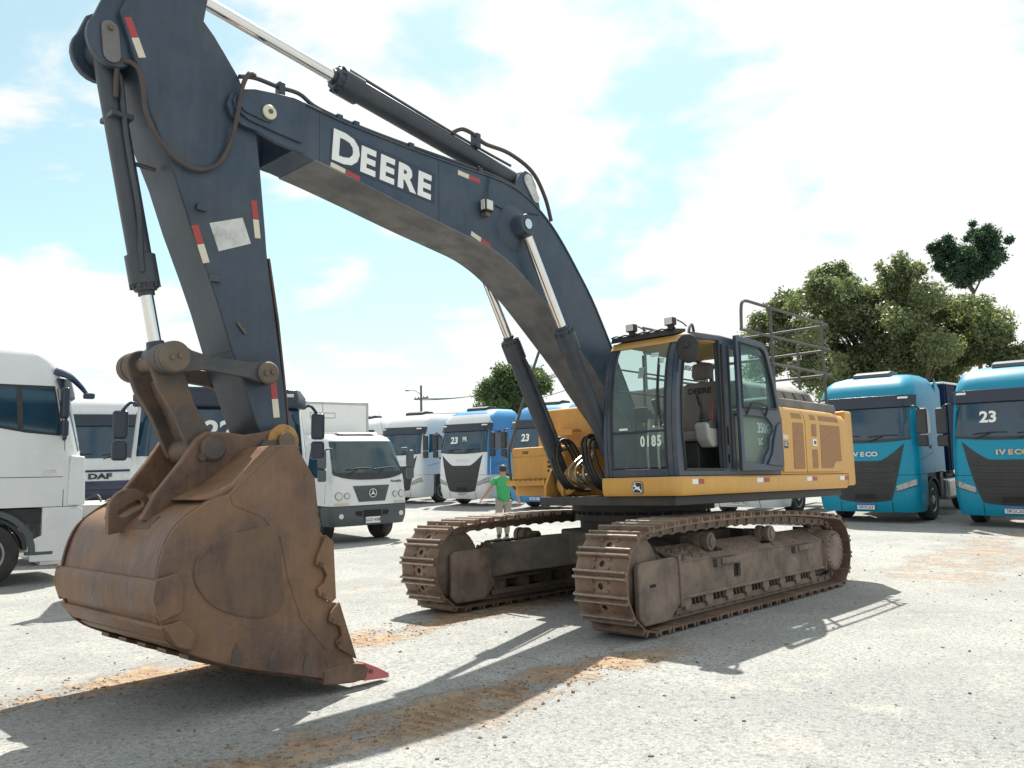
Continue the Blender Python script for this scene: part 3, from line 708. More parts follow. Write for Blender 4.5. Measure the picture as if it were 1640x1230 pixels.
# grey hood
b = B(); b.prism([(-0.98, 2.375), (-3.10, 2.375), (-3.12, 2.44), (-3.08, 2.50), (-1.02, 2.50), (-0.98, 2.46)], 0.95, 1.34); b.o('hood_ledge', HOODG, EX, bevel=0.02)
b = B()
hs = [(1.02, 2.50), (0.92, 2.72), (0.78, 2.79), (-1.0, 2.80), (-1.2, 2.72), (-1.3, 2.40), (1.02, 2.40)]
b.prism(hs, -3.22, -1.15, axis='x'); HD = b.o('engine_hood', HOODG, EX, bevel=0.05, seg=3)
ang = math.atan2(0.22, -0.10)
for k in range(5):
    x0 = -1.55 - k * 0.33
    mp = Matrix.Translation((0, 0.975, 2.61)) @ Matrix.Rotation(math.atan2(0.10, 0.22), 4, 'X')
    b = B(); b.holed([(x0, -0.085), (x0 - 0.27, -0.085), (x0 - 0.27, 0.085), (x0, 0.085)], [rrect(x0 - 0.25, x0 - 0.02, -0.066, 0.066, 0.02, 3)], 0.0, 0.0, axis='y') if False else b.box(x0 - 0.27, x0, -0.004, 0.014, -0.085, 0.085, mat=mp)
    vf = b.o('hood_vent', HOODG, HD, bevel=0.006)
    b = B(); b.box(x0 - 0.25, x0 - 0.02, 0.0142, 0.0175, -0.066, 0.066, mat=mp); b.o('vent_mesh', M('hood_mesh', (0.13, 0.115, 0.105), 0.8, var=0.2, scale=40, bump=0.3, bscale=200), vf)
b = B(); b.cyl((-2.45, -0.45, 2.79), (-2.45, -0.45, 3.18), 0.075, n=20); b.o('exhaust_stack', PINM, EX)
# right side: tool box, tank, pump cover
b = B(); b.box(-3.1, -0.05, -1.462, -0.52, 1.503, 2.30); b.o('right_side_body', YEL, EX, bevel=0.06, seg=3)
b = B(); b.box(-0.75, 0.36, -1.455, -0.50, 1.503, 2.46); TK = b.o('fuel_tank', YELOLD, EX, bevel=0.05, seg=3)
b = B(); b.box(0.34, 0.86, -1.475, -0.56, 1.503, 1.93); TBX = b.o('tool_box', YELOLD, EX, bevel=0.025)
b = B(); b.box(0.8605, 0.866, -1.46, -0.575, 1.52, 1.80); TL = b.o('tool_box_door', YELOLD, TBX, bevel=0.004)
b = B(); b.box(0.8605, 0.866, -1.46, -0.575, 1.815, 1.92); b.o('tool_box_lid', YELOLD, TBX, bevel=0.004)
b = B(); b.box(0.8665, 0.872, -1.27, -1.17, 1.845, 1.88); b.o('latch', PINM, TBX)
for z in (1.60, 1.655, 1.71):
    b = B(); b.box(0.8665, 0.871, -0.84, -0.70, z, z + 0.03); b.o('vent_slot', DARK, TL, bevel=0.003)
for x0, x1, y0, y1, z in ((0.87, 0.99, -1.46, -0.80, 1.475), (0.42, 0.62, -1.05, -0.62, 2.12)):
    b = B(); b.box(x0, x1, y0, y1, z, z + 0.018)
    for k in range(8): y = lerp(y0 + 0.03, y1 - 0.03, k / 7); b.box(x0 + 0.01, x1 - 0.01, y - 0.012, y + 0.012, z + 0.0185, z + 0.032)
    b.box(x1 - 0.012, x1, y0, y1, z - 0.045, z - 0.001)
    b.o('step', YELOLD, EX)
b = B(); b.tube([(0.2, -1.50, 3.35), (0.32, -1.50, 3.12), (0.53, -1.50, 2.69), (0.83, -1.50, 2.03), (0.885, -1.50, 1.88), (0.875, -1.50, 1.62), (0.83, -1.50, 1.45), (0.75, -1.50, 1.385), (0.66, -1.50, 1.40), (0.60, -1.47, 1.42)], 0.02, 8); b.o('right_handrail', RAILM, EX)
b = B(); b.cyl((-0.30, -1.10, 2.46), (-0.30, -1.10, 2.95), 0.03, n=12); b.o('mirror_post', RAILM, EX)
# counterweight
b = B(); cw = [(-3.00, -1.44)] + [(-3.16 - 0.45 * math.cos(RAD(a)) ** 0.6, 1.44 * math.sin(RAD(a))) for a in range(-84, 85, 7)] + [(-3.00, 1.44), (-3.10, 1.20), (-3.18, 0), (-3.10, -1.20)]
b.prism([(p[0] - 0.16 if p[0] < -3.1 else p[0] - 0.16, p[1]) for p in cw], 1.33, 2.42, axis='z'); b.o('counterweight', YEL, EX, bevel=0.04, seg=3)
# hand rails on top
b = B()
b.tube([(-0.60, 1.2, 3.34), (-0.62, 1.2, 3.60), (-0.66, 1.2, 3.70), (-0.76, 1.2, 3.735), (-1.0, 1.2, 3.74)], 0.021, 8)
b.tube([(-0.98, 1.2, 3.74), (-3.36, 1.2, 3.755)], 0.021, 8); b.tube([(-0.58, 1.2, 3.34), (-3.40, 1.2, 3.375)], 0.019, 8); b.tube([(-1.40, 1.2, 2.98), (-3.40, 1.2, 2.99)], 0.019, 8)
for x in (-1.44, -3.14): b.cyl((x, 1.2, 2.45), (x, 1.2, 3.745), 0.022, n=8)
b.o('guard_rail', RAILM, EX)
b = B()
for z in (3.74, 3.36, 2.985): b.tube([(-3.34, 1.22, z), (-3.34, -0.7, z)], 0.019, 8)
for y in (0.72, -0.65): b.cyl((-3.34, y, 2.45), (-3.34, y, 3.74), 0.02, n=8)
b.o('guard_rail', RAILM, EX)
b = B()
for z in (3.74, 3.36, 2.985): b.tube([(-1.3, -0.75, z), (-3.34, -0.70, z)], 0.019, 8)
for x in (-1.32, -2.3): b.cyl((x, -0.74, 2.75), (x, -0.74, 3.74), 0.02, n=8)
b.o('guard_rail', RAILM, EX)

# --- boom
b_top = [(5.30, 4.71), (4.95, 4.68), (4.75, 4.665), (4.08, 4.65), (3.6, 4.65), (3.17, 4.66), (2.78, 4.66), (2.48, 4.61), (2.23, 4.51), (1.98, 4.35), (1.76, 4.15), (1.52, 3.89), (1.28, 3.61), (1.03, 3.24), (0.70, 2.72), (0.42, 2.26), (0.26, 2.04)]
b_bot = [(0.08, 1.74), (0.22, 1.70), (0.42, 1.86), (0.63, 2.12), (0.86, 2.33), (1.12, 2.56), (1.36, 2.80), (1.75, 3.12), (2.0, 3.32), (2.22, 3.49), (2.42, 3.62), (2.66, 3.76), (2.96, 3.87), (3.30, 3.93), (3.82, 4.01), (4.45, 4.12), (4.88, 4.19), (5.10, 4.22), (5.30, 4.25)]
b_top = curve(b_top); b_bot = b_bot[:2] + curve(b_bot[2:])
b = B(); b.prism(b_top + [(0.02, 1.92)] + b_bot, -0.272, 0.272); BM = b.o('boom', BOOM, EX, bevel=0.006)
def strip(name, pts, off, mat, parent, w, th):
    """cover plate following an edge of the outline, standing a little proud of the side plates"""
    b = B(); outer = []; inner = []
    for i, p in enumerate(pts):
        a = Vector(pts[max(i - 1, 0)]); c = Vector(pts[min(i + 1, len(pts) - 1)]); t = (c - a).normalized(); n = Vector((t.y, -t.x)) * off
        q = Vector(p) + n * th; r_ = Vector(p) - n * 0.004
        outer.append([Vector((q.x, -w, q.y)), Vector((q.x, w, q.y))]); inner.append([Vector((r_.x, -w, r_.y)), Vector((r_.x, w, r_.y))])
    b.slab(outer, inner); return b.o(name, mat, parent, bevel=0.003)
strip('top_cover_plate', b_top, -1, BOOM, BM, 0.285, 0.014)
strip('bottom_cover_plate', b_bot[2:-3], -1, UNDER_DUST_LIT, BM, 0.285, 0.014)
fork = [(5.20, 4.245), (5.45, 4.265), (5.63, 4.31), (5.77, 4.32), (5.86, 4.37), (5.895, 4.45), (5.87, 4.54), (5.79, 4.61), (5.66, 4.655), (5.44, 4.69), (5.30, 4.708), (5.20, 4.70)]
for s in (1, -1):
    b = B(); b.prism(fork, s * 0.252, s * 0.296); fk = b.o('fork_plate', BOOM, BM, bevel=0.006)
    b = B(); b.prism([(5.83, 4.42), (5.86, 4.49), (5.82, 4.56), (5.72, 4.61), (5.58, 4.62), (5.48, 4.56), (5.22, 4.36), (5.24, 4.32), (5.48, 4.34), (5.72, 4.37)], s * 0.297, s * 0.318); b.o('boss_plate', BOOM, fk, bevel=0.008)
    b = B(); b.prism(capsule(5.73, 4.50, 5.57, 4.47, 0.085, 0.075), s * 0.3185, s * 0.334); b.o('pin_keeper', BOOM, fk, bevel=0.008)
    b = B(); b.lathe([(0.055, 0), (0.06, 0.006), (0.06, 0.02), (0.05, 0.028), (0.02, 0.029)], (5.56, s * 0.334, 4.475), (0, s, 0), 24); wa = b.o('nylon_washer', NYLON, fk)
    b = B(); b.cyl((5.56, s * 0.362, 4.475), (5.56, s * 0.374, 4.475), 0.02, n=6); b.o('bolt', PINM, fk)
b = B(); b.cyl((5.60, -0.33, 4.485), (5.60, 0.33, 4.485), 0.07); b.o('boom_tip_pin', PINM, EX)
# decal, lettering
ax = Vector((-1.13, 0, -0.085)).normalized(); up_ = Vector((-ax.z * -1, 0, 0)) if False else Vector((0, 1, 0)).cross(ax) * -1
up_ = up_ if up_.z > 0 else -up_
o0 = Vector((4.33, 0.2735, 4.365))
mp = Matrix((ax, Vector((0, 1, 0)), up_)).transposed().to_4x4(); mp.translation = o0
b = B(); b.box(-0.60, 0.60, 0, 0.0012, -0.15, 0.16, mat=mp); DEC = b.o('name_decal', M('decal_film', (0.022, 0.034, 0.058), 0.35, var=0.05), BM, smooth=False)
for ch, px, sz in (('D', -0.445, 0.385), ('E', -0.205, 0.325), ('E', 0.012, 0.325), ('R', 0.238, 0.325), ('E', 0.462, 0.325)):
    p = o0 + ax * px + up_ * (-0.128 + sz * 0.345) + Vector((0, 0.0022, 0))
    text('lettering', ch, sz, WHITE, DEC, p, ax, up_, 0.001, 0.014, 1.06)
def taperot(parent, pa, pb, y, wid, first, second):
    """two-tone tape from point a to point b (x,z) on a face of constant y"""
    a = Vector((pa[0], 0, pa[1])); c = Vector((pb[0], 0, pb[1])); d = c - a; t = d.normalized(); n = Vector((-t.z, 0, t.x)) * wid / 2
    for k, mt in ((0, first), (1, second)):
        p = a + d * (0.5 * k + 0.005); q = a + d * (0.5 * k + 0.495)
        b = B(); b.prism([((p + n).x, (p + n).z), ((q + n).x, (q + n).z), ((q - n).x, (q - n).z), ((p - n).x, (p - n).z)], y, y + 0.002); b.o('reflective_tape', mt, parent, smooth=False)
taperot(BM, (4.93, 4.235), (4.62, 4.18), 0.2725, 0.055, CREAM, REDV)
taperot(BM, (3.42, 4.58), (3.11, 4.565), 0.2725, 0.05, CREAM, REDV)
taperot(BM, (3.25, 3.985), (2.97, 3.90), 0.2725, 0.05, CREAM, REDV)
# welds
for x, z0, z1 in ((5.02, 4.22, 4.67), (3.66, 4.0, 4.63)):
    b = B(); b.box(x, x + 0.02, 0.271, 0.276, z0, z1); b.o('weld_seam', BOOM, BM, bevel=0.002)
# hydraulic lines along the top, clamps
b = B(); b.tube([(5.78, 0.26, 4.73), (5.62, 0.22, 4.79), (5.40, 0.20, 4.80), (5.20, 0.20, 4.81), (5.02, 0.20, 4.745), (4.6, 0.20, 4.715), (4.0, 0.20, 4.71), (3.3, 0.20, 4.72), (2.8, 0.20, 4.72), (2.45, 0.20, 4.67), (2.15, 0.21, 4.52), (1.85, 0.21, 4.29), (1.5, 0.21, 3.93), (1.05, 0.21, 3.33), (0.7, 0.21, 2.8)], 0.018, 8); HL_ = b.o('hydraulic_line', CYLP, EX)
b = B(); b.tube([(5.40, -0.20, 4.80), (5.20, -0.20, 4.80), (5.02, -0.20, 4.745), (4.0, -0.20, 4.71), (2.8, -0.20, 4.72), (2.45, -0.20, 4.67), (2.15, -0.21, 4.52), (1.5, -0.21, 3.93), (1.05, -0.21, 3.33)], 0.018, 8); b.o('hydraulic_line', CYLP, EX)
for x, z in ((5.38, 4.70), (4.80, 4.665), (4.62, 4.66), (3.98, 4.65), (3.05, 4.66)):
    b = B(); hgt = 0.14 if x > 5.3 else 0.085
    b.box(x - 0.03, x + 0.03, 0.165, 0.235, z - 0.005, z + hgt); b.o('line_clamp', CYLP, HL_, bevel=0.008)
for x, z, a in ((1.42, 3.80, 52), (1.32, 3.68, 54), (1.22, 3.53, 56), (1.18, 3.47, 56)):
    b = B(); b.cyl((x, 0.2, z), (x + 0.10, 0.2, z + 0.03), 0.022, n=8); b.o('line_fitting', CYLP, HL_)
# work lamp on the boom
b = B(); b.box(3.01, 3.13, 0.30, 0.37, 4.235, 4.365); LM = b.o('work_lamp', RUB, EX, bevel=0.012)
b = B(); b.box(3.131, 3.138, 0.308, 0.362, 4.247, 4.353); b.o('lamp_lens', LENS, LM, bevel=0.003)
b = B(); b.box(3.025, 3.115, 0.371, 0.376, 4.25, 4.35); b.o('lamp_lens', LENS, LM, bevel=0.003)
b = B(); b.box(3.04, 3.10, 0.27, 0.345, 4.19, 4.234); b.o('lamp_bracket', PINM, LM, bevel=0.004)
b = B(); b.tube([(3.05, 0.32, 4.365), (3.02, 0.30, 4.43), (3.01, 0.29, 4.53), (2.98, 0.29, 4.64)], 0.006, 6); b.o('lamp_cable', RUB, LM)
b = B(); b.tube([(2.98, 0.28, 4.32), (2.90, 0.28, 4.36), (2.78, 0.28, 4.35), (2.5, 0.28, 4.38), (2.2, 0.28, 4.42)], 0.006, 6); b.o('lamp_cable', RUB, LM)
# boom cylinder top boss
b = B(); b.lathe([(0.26, 0.0), (0.25, 0.01), (0.17, 0.05), (0.12, 0.06), (0.11, 0.19), (0.105, 0.20), (0.07, 0.203), (0.07, 0.195), (0.02, 0.196)], (2.60, 0.272, 4.18), (0, 1, 0), 32); b.o('cylinder_boss', BOOM, BM)
b = B(); b.lathe([(0.26, 0.0), (0.25, 0.01), (0.17, 0.05), (0.12, 0.06), (0.11, 0.19), (0.105, 0.20), (0.07, 0.203), (0.02, 0.203)], (2.60, -0.272, 4.18), (0, -1, 0), 32); b.o('cylinder_boss', BOOM, BM)
b = B(); b.lathe([(0.05, 0), (0.055, 0.004), (0.055, 0.012), (0.01, 0.013)], (2.60, 0.469, 4.18), (0, 1, 0), 20); b.o('pin_cap', BRIGHT, BM)
def cyl_part(name, a, c, frac, rb, rr, eye0=None, eye1=None, hoses=False):
    """hydraulic cylinder: barrel at a (base), rod at c; frac = barrel share"""
    a = Vector(a); c = Vector(c); d = (c - a); L = d.length; t = d / L
    b = B(); b.cyl(a + t * 0.05, a + t * (L * frac), rb, n=28); bar = b.o(name, CYLP, EX, bevel=0.01)
    h = a + t * (L * frac)
    b = B(); b.lathe([(rb + 0.006, -0.24), (rb + 0.024, -0.235), (rb + 0.024, -0.02), (rb + 0.01, -0.018), (rb - 0.005, 0.03), (rr + 0.012, 0.035), (rr + 0.012, 0.065)], h, t, 28); hd = b.o('cylinder_head', CYLP, bar)
    for k in range(10):
        u = t.orthogonal().normalized(); v = t.cross(u); ang_ = 2 * math.pi * k / 10
        p = h + (u * math.cos(ang_) + v * math.sin(ang_)) * (rb + 0.012)
        b = B(); b.cyl(p - t * 0.02, p + t * 0.012, 0.012, n=6); b.o('bolt', CYLP, bar)
    b = B(); b.cyl(h + t * 0.06, c - t * 0.06, rr, n=24); b.o('chrome_rod', CHROME, bar)
    yd = Vector((0, 1, 0))
    e0 = eye0 or 0.09; e1 = eye1 or 0.09
    b = B(); b.cyl(a - yd * e0, a + yd * e0, rb + 0.012, n=28); b.o('base_eye', CYLP, bar, bevel=0.008)
    b = B(); b.cyl(c - yd * e1, c + yd * e1, rr + 0.048, n=28); b.cyl(c - t * 0.13, c - t * 0.02, rr + 0.015, rr + 0.03, n=20); b.o('rod_eye', CYLP, bar, bevel=0.008)
    return bar
for s in (1, -1):
    bc = cyl_part('boom_cylinder', (1.06, 0.415 * s, 1.50), (2.60, 0.40 * s, 4.18), 0.60, 0.092, 0.052, 0.075, 0.06)
    b = B(); b.tube([(1.92, (0.415 - 0.10) * s, 2.97), (1.80, 0.29 * s, 2.82), (1.4, 0.29 * s, 2.15), (1.22, 0.30 * s, 1.83)], 0.016, 8); b.o('feed_pipe', CYLP, bc)
AC = cyl_part('arm_cylinder', (2.24, 0, 4.84), (6.14, 0, 5.43), 0.625, 0.108, 0.055, 0.10, 0.09)
b = B(); b.tube([(3.30, 0.07, 5.10), (3.18, 0.09, 5.17), (3.02, 0.10, 5.16), (2.86, 0.11, 5.10), (2.5, 0.13, 5.09), (2.15, 0.15, 4.97), (1.95, 0.16, 4.72), (1.86, 0.17, 4.45)], 0.022, 8); b.o('hydraulic_hose', HOSE, AC)
b = B(); b.tube([(4.60, 0.09, 5.29), (3.6, 0.09, 5.13), (2.9, 0.09, 5.03), (2.45, 0.10, 4.97)], 0.014, 8); b.o('feed_pipe', CYLP, AC)
b = B(); b.box(2.94, 3.0, 0.03, 0.13, 5.02, 5.18); b.o('hose_bracket', CYLP, AC, bevel=0.006)
for s in (1, -1):
    b = B(); b.prism([(2.50, 4.61), (2.05, 4.39), (2.02, 4.50), (2.10, 4.82), (2.17, 4.93), (2.27, 4.95), (2.36, 4.89), (2.46, 4.72)], s * 0.115, s * 0.16); lg = b.o('cylinder_lug', BOOM, BM, bevel=0.008)
    b = B(); b.prism(capsule(2.24, 4.84, 2.12, 4.66, 0.07, 0.055), s * 0.161, s * 0.18); b.o('pin_keeper', TPLATE, BM, bevel=0.006)
b = B(); b.cyl((2.24, -0.175, 4.84), (2.24, 0.175, 4.84), 0.05); b.o('arm_cylinder_pin', PINM, EX)

# --- stick
st = [(6.70, 4.90), (6.61, 4.67), (6.53, 4.46), (6.47, 4.25), (6.35, 3.99), (6.26, 3.79), (6.14, 3.46), (5.99, 3.10), (5.90, 2.87), (5.78, 2.52), (5.57, 1.97), (5.50, 1.83), (5.40, 1.78), (5.31, 1.84), (5.295, 2.0), (5.32, 2.22), (5.36, 2.47), (5.41, 2.78), (5.50, 3.34), (5.515, 3.50), (5.57, 4.01), (5.60, 4.25), (5.66, 4.48), (5.77, 4.73), (5.98, 5.0), (6.07, 5.09), (6.04, 5.30), (6.02, 5.44), (6.08, 5.56), (6.2, 5.58), (6.36, 5.50), (6.58, 5.20)]
b = B(); b.prism(st, -0.238, 0.238); ST = b.o('stick', STICKP, EX, bevel=0.012)
fr_ = st[:10]
strip('front_cover_plate', fr_[1:], 1, STICKP, ST, 0.225, 0.008)
b = B(); b.prism([(5.29, 1.95), (5.275, 1.95), (5.385, 2.80), (5.475, 3.30), (5.49, 3.30), (5.40, 2.80)], -0.245, 0.245); b.o('rear_wear_strip', LINKP, ST, bevel=0.003)
for s in (1, -1):
    ear = [(6.56, 5.12), (6.74, 5.00)] + circ(6.71, 4.74, 0.185, 12, 70, -95) if False else [(6.56, 5.12), (6.68, 5.08), (6.80, 4.98)] + [(6.71 + 0.185 * math.cos(RAD(a)), 4.70 + 0.205 * math.sin(RAD(a))) for a in range(40, -121, -16)] + [(6.57, 4.58), (6.60, 4.75)]
    b = B(); b.prism(ear, s * 0.125, s * 0.185); er = b.o('cylinder_ear', STICKP, ST, bevel=0.012)
    b = B(); b.prism(capsule(6.745, 4.76, 6.725, 4.575, 0.062, 0.062), s * 0.186, s * 0.204); kp = b.o('pin_keeper', M('grey_keeper', (0.16, 0.155, 0.15), 0.55, 0.3, var=0.12), er, bevel=0.006)
    b = B(); b.cyl((6.745, s * 0.2045, 4.765), (6.745, s * 0.222, 4.765), 0.022, n=6); b.o('bolt', PINM, er)
# plate, tapes and lugs on the stick's side
y = 0.2385
b = B(); b.prism([(5.99, 3.48), (5.72, 3.585), (5.645, 3.39), (5.91, 3.275)], y, y + 0.003); b.o('data_plate', TPLATE, ST, smooth=False)
taperot(ST, (6.645, 4.875), (6.53, 4.605), y, 0.055, REDV, CREAM)
taperot(ST, (6.105, 3.44), (6.005, 3.165), y, 0.055, REDV, CREAM)
taperot(ST, (5.625, 3.75), (5.585, 3.445), y, 0.05, REDV, CREAM)
taperot(ST, (5.432, 2.32), (5.395, 2.02), y, 0.055, REDV, CREAM)
for x, z in ((6.07, 3.58), (5.95, 3.05)):
    b = B(); b.box(x - 0.05, x + 0.03, y, y + 0.03, z - 0.025, z + 0.03); b.o('hose_lug', STICKP, ST, bevel=0.008)
b = B(); b.tube([(5.75, y + 0.012, 2.74), (5.68, y + 0.012, 2.66)], 0.011, 6); b.o('grease_pipe', PINM, ST)
b = B(); b.box(6.30, 6.315, 0.10, 0.30, 0, 0) if False else b.cyl((6.33, 0.05, 3.86), (6.50, 0.02, 3.88), 0.017, n=8); b.o('hose_stay', CYLP, ST)
# bucket cylinder
BC = cyl_part('bucket_cylinder', (6.715, 0, 4.68), (6.245, 0, 2.44), 0.765, 0.084, 0.047, 0.115, 0.085)
b = B(); b.tube([(6.66, 0.10, 4.50), (6.63, 0.115, 4.44), (6.57, 0.12, 4.0), (6.47, 0.12, 3.5), (6.44, 0.11, 3.2), (6.42, 0.10, 3.05)], 0.020, 8); b.o('feed_pipe', CYLP, BC)
b = B(); b.tube([(6.66, 0.12, 4.30), (6.67, 0.16, 4.52), (6.62, 0.20, 4.56), (6.56, 0.25, 4.50), (6.53, 0.27, 4.36), (6.50, 0.275, 4.17), (6.38, 0.275, 3.98), (6.17, 0.275, 3.86), (5.97, 0.275, 3.93), (5.86, 0.285, 4.14), (5.82, 0.325, 4.40), (5.80, 0.345, 4.60), (5.74, 0.335, 4.74), (5.65, 0.26, 4.79)], 0.018, 10); b.o('hydraulic_hose', HOSE, BC)
b = B(); b.box(6.53, 6.69, -0.10, 0.14, 4.16, 4.20); b.o('pipe_clamp', CYLP, BC, bevel=0.01)
# links
for s in (1, -1):
    b = B()
    oc = circ(5.565, 2.345, 0.085, 14, -75, 75)[::-1]
    lk = [(5.57, 2.265), (5.72, 2.305), (6.05, 2.335), (6.20, 2.31)] + circ(6.285, 2.405, 0.115, 14, -120, 120) + [(6.16, 2.465), (6.0, 2.43), (5.72, 2.425), (5.60, 2.435)] + circ(5.555, 2.35, 0.095, 10, 70, 290)
    b.prism(lk, s * 0.300, s * 0.365); lo = b.o('guide_link', LINKP if s < 0 else M('guide_link_paint', (0.05, 0.058, 0.07), 0.55, 0.1, var=0.2, dust=(0.17, 0.12, 0.085), damt=0.55, dscale=5), EX, bevel=0.012)
    for cx, cz, r in ((6.285, 2.405, 0.112), (5.555, 2.35, 0.088)):
        b = B(); b.lathe([(r, 0), (r, 0.022), (r - 0.012, 0.032), (0.02, 0.034)], (cx, s * 0.366, cz), (0, s, 0), 26); cp = b.o('pin_cap', PINM, lo)
        for dx_ in (-0.028, 0.028):
            b = B(); b.cyl((cx + dx_, s * 0.399, cz - dx_ * .3), (cx + dx_, s * 0.412, cz - dx_ * .3), 0.02, n=8); b.o('bolt', PINM, lo)
b = B(); b.cyl((5.555, -0.366, 2.35), (5.555, 0.366, 2.35), 0.06); b.o('stick_link_pin', PINM, EX)
b = B(); b.cyl((6.285, -0.366, 2.405), (6.285, 0.366, 2.405), 0.06); b.o('link_pin', PINM, EX)
# bucket link: two bossed arms and a web
b = B()
arm = [(6.40, 2.38), (6.37, 2.49), (6.28, 2.515), (6.20, 2.48), (6.17, 2.40), (6.06, 2.10), (5.90, 1.84), (5.885, 1.76), (5.93, 1.69), (6.00, 1.675), (6.07, 1.71), (6.20, 2.0), (6.33, 2.2)]
for s in (1, -1): b.prism(arm, s * 0.165, s * 0.225)
b.prism([(6.24, 2.28), (6.19, 2.29), (5.98, 1.86), (6.03, 1.84)], -0.165, 0.165)
b.cyl((6.285, -0.29, 2.405), (6.285, -0.16, 2.405), 0.115, n=26); b.cyl((6.285, 0.16, 2.405), (6.285, 0.29, 2.405), 0.115, n=26); b.cyl((5.975, -0.225, 1.765), (5.975, 0.225, 1.765), 0.10, n=26)
b.o('bucket_link', LINKP, EX, bevel=0.012)

# --- bucket (side profile x,z), open towards the machine
side = [(5.60, 1.77), (5.44, 1.53), (5.39, 1.14), (5.365, 1.115), (5.305, 1.065), (5.282, 0.665), (5.335, 0.645), (5.25, 0.625), (5.10, 0.21), (5.07, 0.145), (5.04, 0.085), (5.07, 0.03), (5.30, 0.085), (5.64, 0.185), (5.99, 0.285), (6.28, 0.40), (6.45, 0.50), (6.535, 0.63), (6.575, 0.80), (6.565, 0.98), (6.505, 1.17), (6.41, 1.28), (6.25, 1.385), (6.11, 1.43), (5.75, 1.765)]
k_ = side.index((5.64, 0.185)); k2 = side.index((6.11, 1.43)); side = side[:k_] + curve(side[k_:k2 + 1]) + side[k2 + 1:]
shell = [(5.06, 0.085), (5.30, 0.12), (5.64, 0.215), (5.99, 0.315), (6.27, 0.43), (6.415, 0.53), (6.505, 0.65), (6.54, 0.80), (6.53, 0.97), (6.475, 1.15), (6.395, 1.26), (6.23, 1.355), (6.08, 1.40), (5.90, 1.50), (5.72, 1.66), (5.58, 1.75)]
b = B(); outer = []; inner = []
shell_s = curve(shell, 3)
for i, p in enumerate(shell_s):
    a = Vector(shell_s[max(i - 1, 0)]); c = Vector(shell_s[min(i + 1, len(shell_s) - 1)]); t = (c - a).normalized(); n = Vector((t.y, -t.x))
    q = Vector(p) + n * 0.02; r_ = Vector(p) - n * 0.018
    ys = [lerp(-0.822, 0.822, k / 6) for k in range(7)]
    outer.append([Vector((q.x, yy, q.y)) for yy in ys]); inner.append([Vector((r_.x, yy, r_.y)) for yy in ys])
b.slab(outer, inner); BK = b.o('bucket', BUCK, EX, bevel=0.004)
lab(BK, 'rusty brown digging bucket')
for s in (1, -1):
    b = B(); b.prism(side, s * 0.824, s * 0.856); sp_ = b.o('side_plate', BUCK, BK, bevel=0.008)
    oval = [(6.32, 1.01), (6.24, 1.10), (6.12, 1.155), (5.94, 1.19), (5.79, 1.205), (5.755, 1.19), (5.72, 1.0), (5.70, 0.84), (5.685, 0.70), (5.73, 0.63), (5.85, 0.60), (6.03, 0.635), (6.20, 0.715), (6.30, 0.83), (6.335, 0.92)]
    b = B(); b.prism(curve(oval, 4, True), s * 0.8565, s * 0.866); b.o('wear_plate', BUCKD, sp_, bevel=0.008, seg=3)
    # upper reinforcing plate of the side
    b = B(); b.prism([(5.73, 1.755), (5.61, 1.76), (5.455, 1.53), (5.41, 1.15), (5.345, 0.66), (5.24, 0.28), (5.34, 0.30), (5.55, 0.55), (5.66, 0.85), (5.72, 1.12), (5.86, 1.27), (6.08, 1.36), (6.10, 1.415)], s * 0.8565, s * 0.8605); b.o('edge_plate', BUCK, sp_, bevel=0.003)
    c1 = [(5.365, 1.12), (5.30, 1.07), (5.275, 0.66), (5.31, 0.635), (5.42, 0.69), (5.435, 0.745), (5.38, 0.775), (5.355, 0.83), (5.39, 0.89), (5.45, 0.91), (5.44, 0.97)]
    c2 = [(5.245, 0.63), (5.09, 0.20), (5.25, 0.30), (5.275, 0.345), (5.225, 0.385), (5.24, 0.455), (5.335, 0.50), (5.325, 0.56)]
    for c_ in (c1, c2):
        b = B(); b.prism(c_, s * 0.8615, s * 0.893); cu_ = b.o('side_cutter', BUCK, BK, bevel=0.007)
        for q in ((c_[4], c_[9]) if c_ is c1 else (c_[3], c_[6])):
            cx, cz = (q[0] - 0.035, q[1] + 0.002)
            b = B(); b.cyl((cx, s * 0.8935, cz), (cx, s * 0.902, cz), 0.018, n=10); b.o('bolt', BUCKD, cu_)
for s in (1, -1):
    wp = [(p[0], p[1]) for p in side[side.index((5.30, 0.085)):-1]]
    b = B(); b.tube([(p[0] * 0.998 + 0.006, s * 0.822, p[1] * 1.0) for p in wp], 0.011, 6, smooth=False); b.o('weld_bead', BUCKD, BK)
    wv = curve(oval, 4, True); b = B(); b.tube([(p[0], s * 0.858, p[1]) for p in wv] + [(wv[0][0], s * 0.858, wv[0][1])], 0.007, 6, smooth=False); b.o('weld_bead', BUCK, BK)
# heel wear bands wrapped round the corner
def band(i0, i1, w, th, name='heel_band'):
    """wear band between two positions along the shell profile (fractional indices)"""
    b = B(); outer = []; inner = []; N_ = 8
    def at(q):
        i = min(int(q), len(shell) - 2); return Vector(shell[i]).lerp(Vector(shell[i + 1]), q - i)
    for k in range(N_ + 1):
        q = lerp(i0, i1, k / N_); p = at(q); t = (at(q + 0.4) - at(q - 0.4)).normalized(); n = Vector((t.y, -t.x)); e = th * (0.6 if k in (0, N_) else 1.0)
        o_ = p + n * (0.018 + e); i_ = p + n * 0.012
        outer.append([Vector((o_.x, -w, o_.y)), Vector((o_.x, w, o_.y))]); inner.append([Vector((i_.x, -w, i_.y)), Vector((i_.x, w, i_.y))])
    b.slab(outer, inner); b.o(name, BUCK, BK, bevel=0.006)
band(6.25, 7.65, 0.875, 0.040); band(5.15, 6.0, 0.872, 0.034); band(4.4, 4.95, 0.868, 0.022)
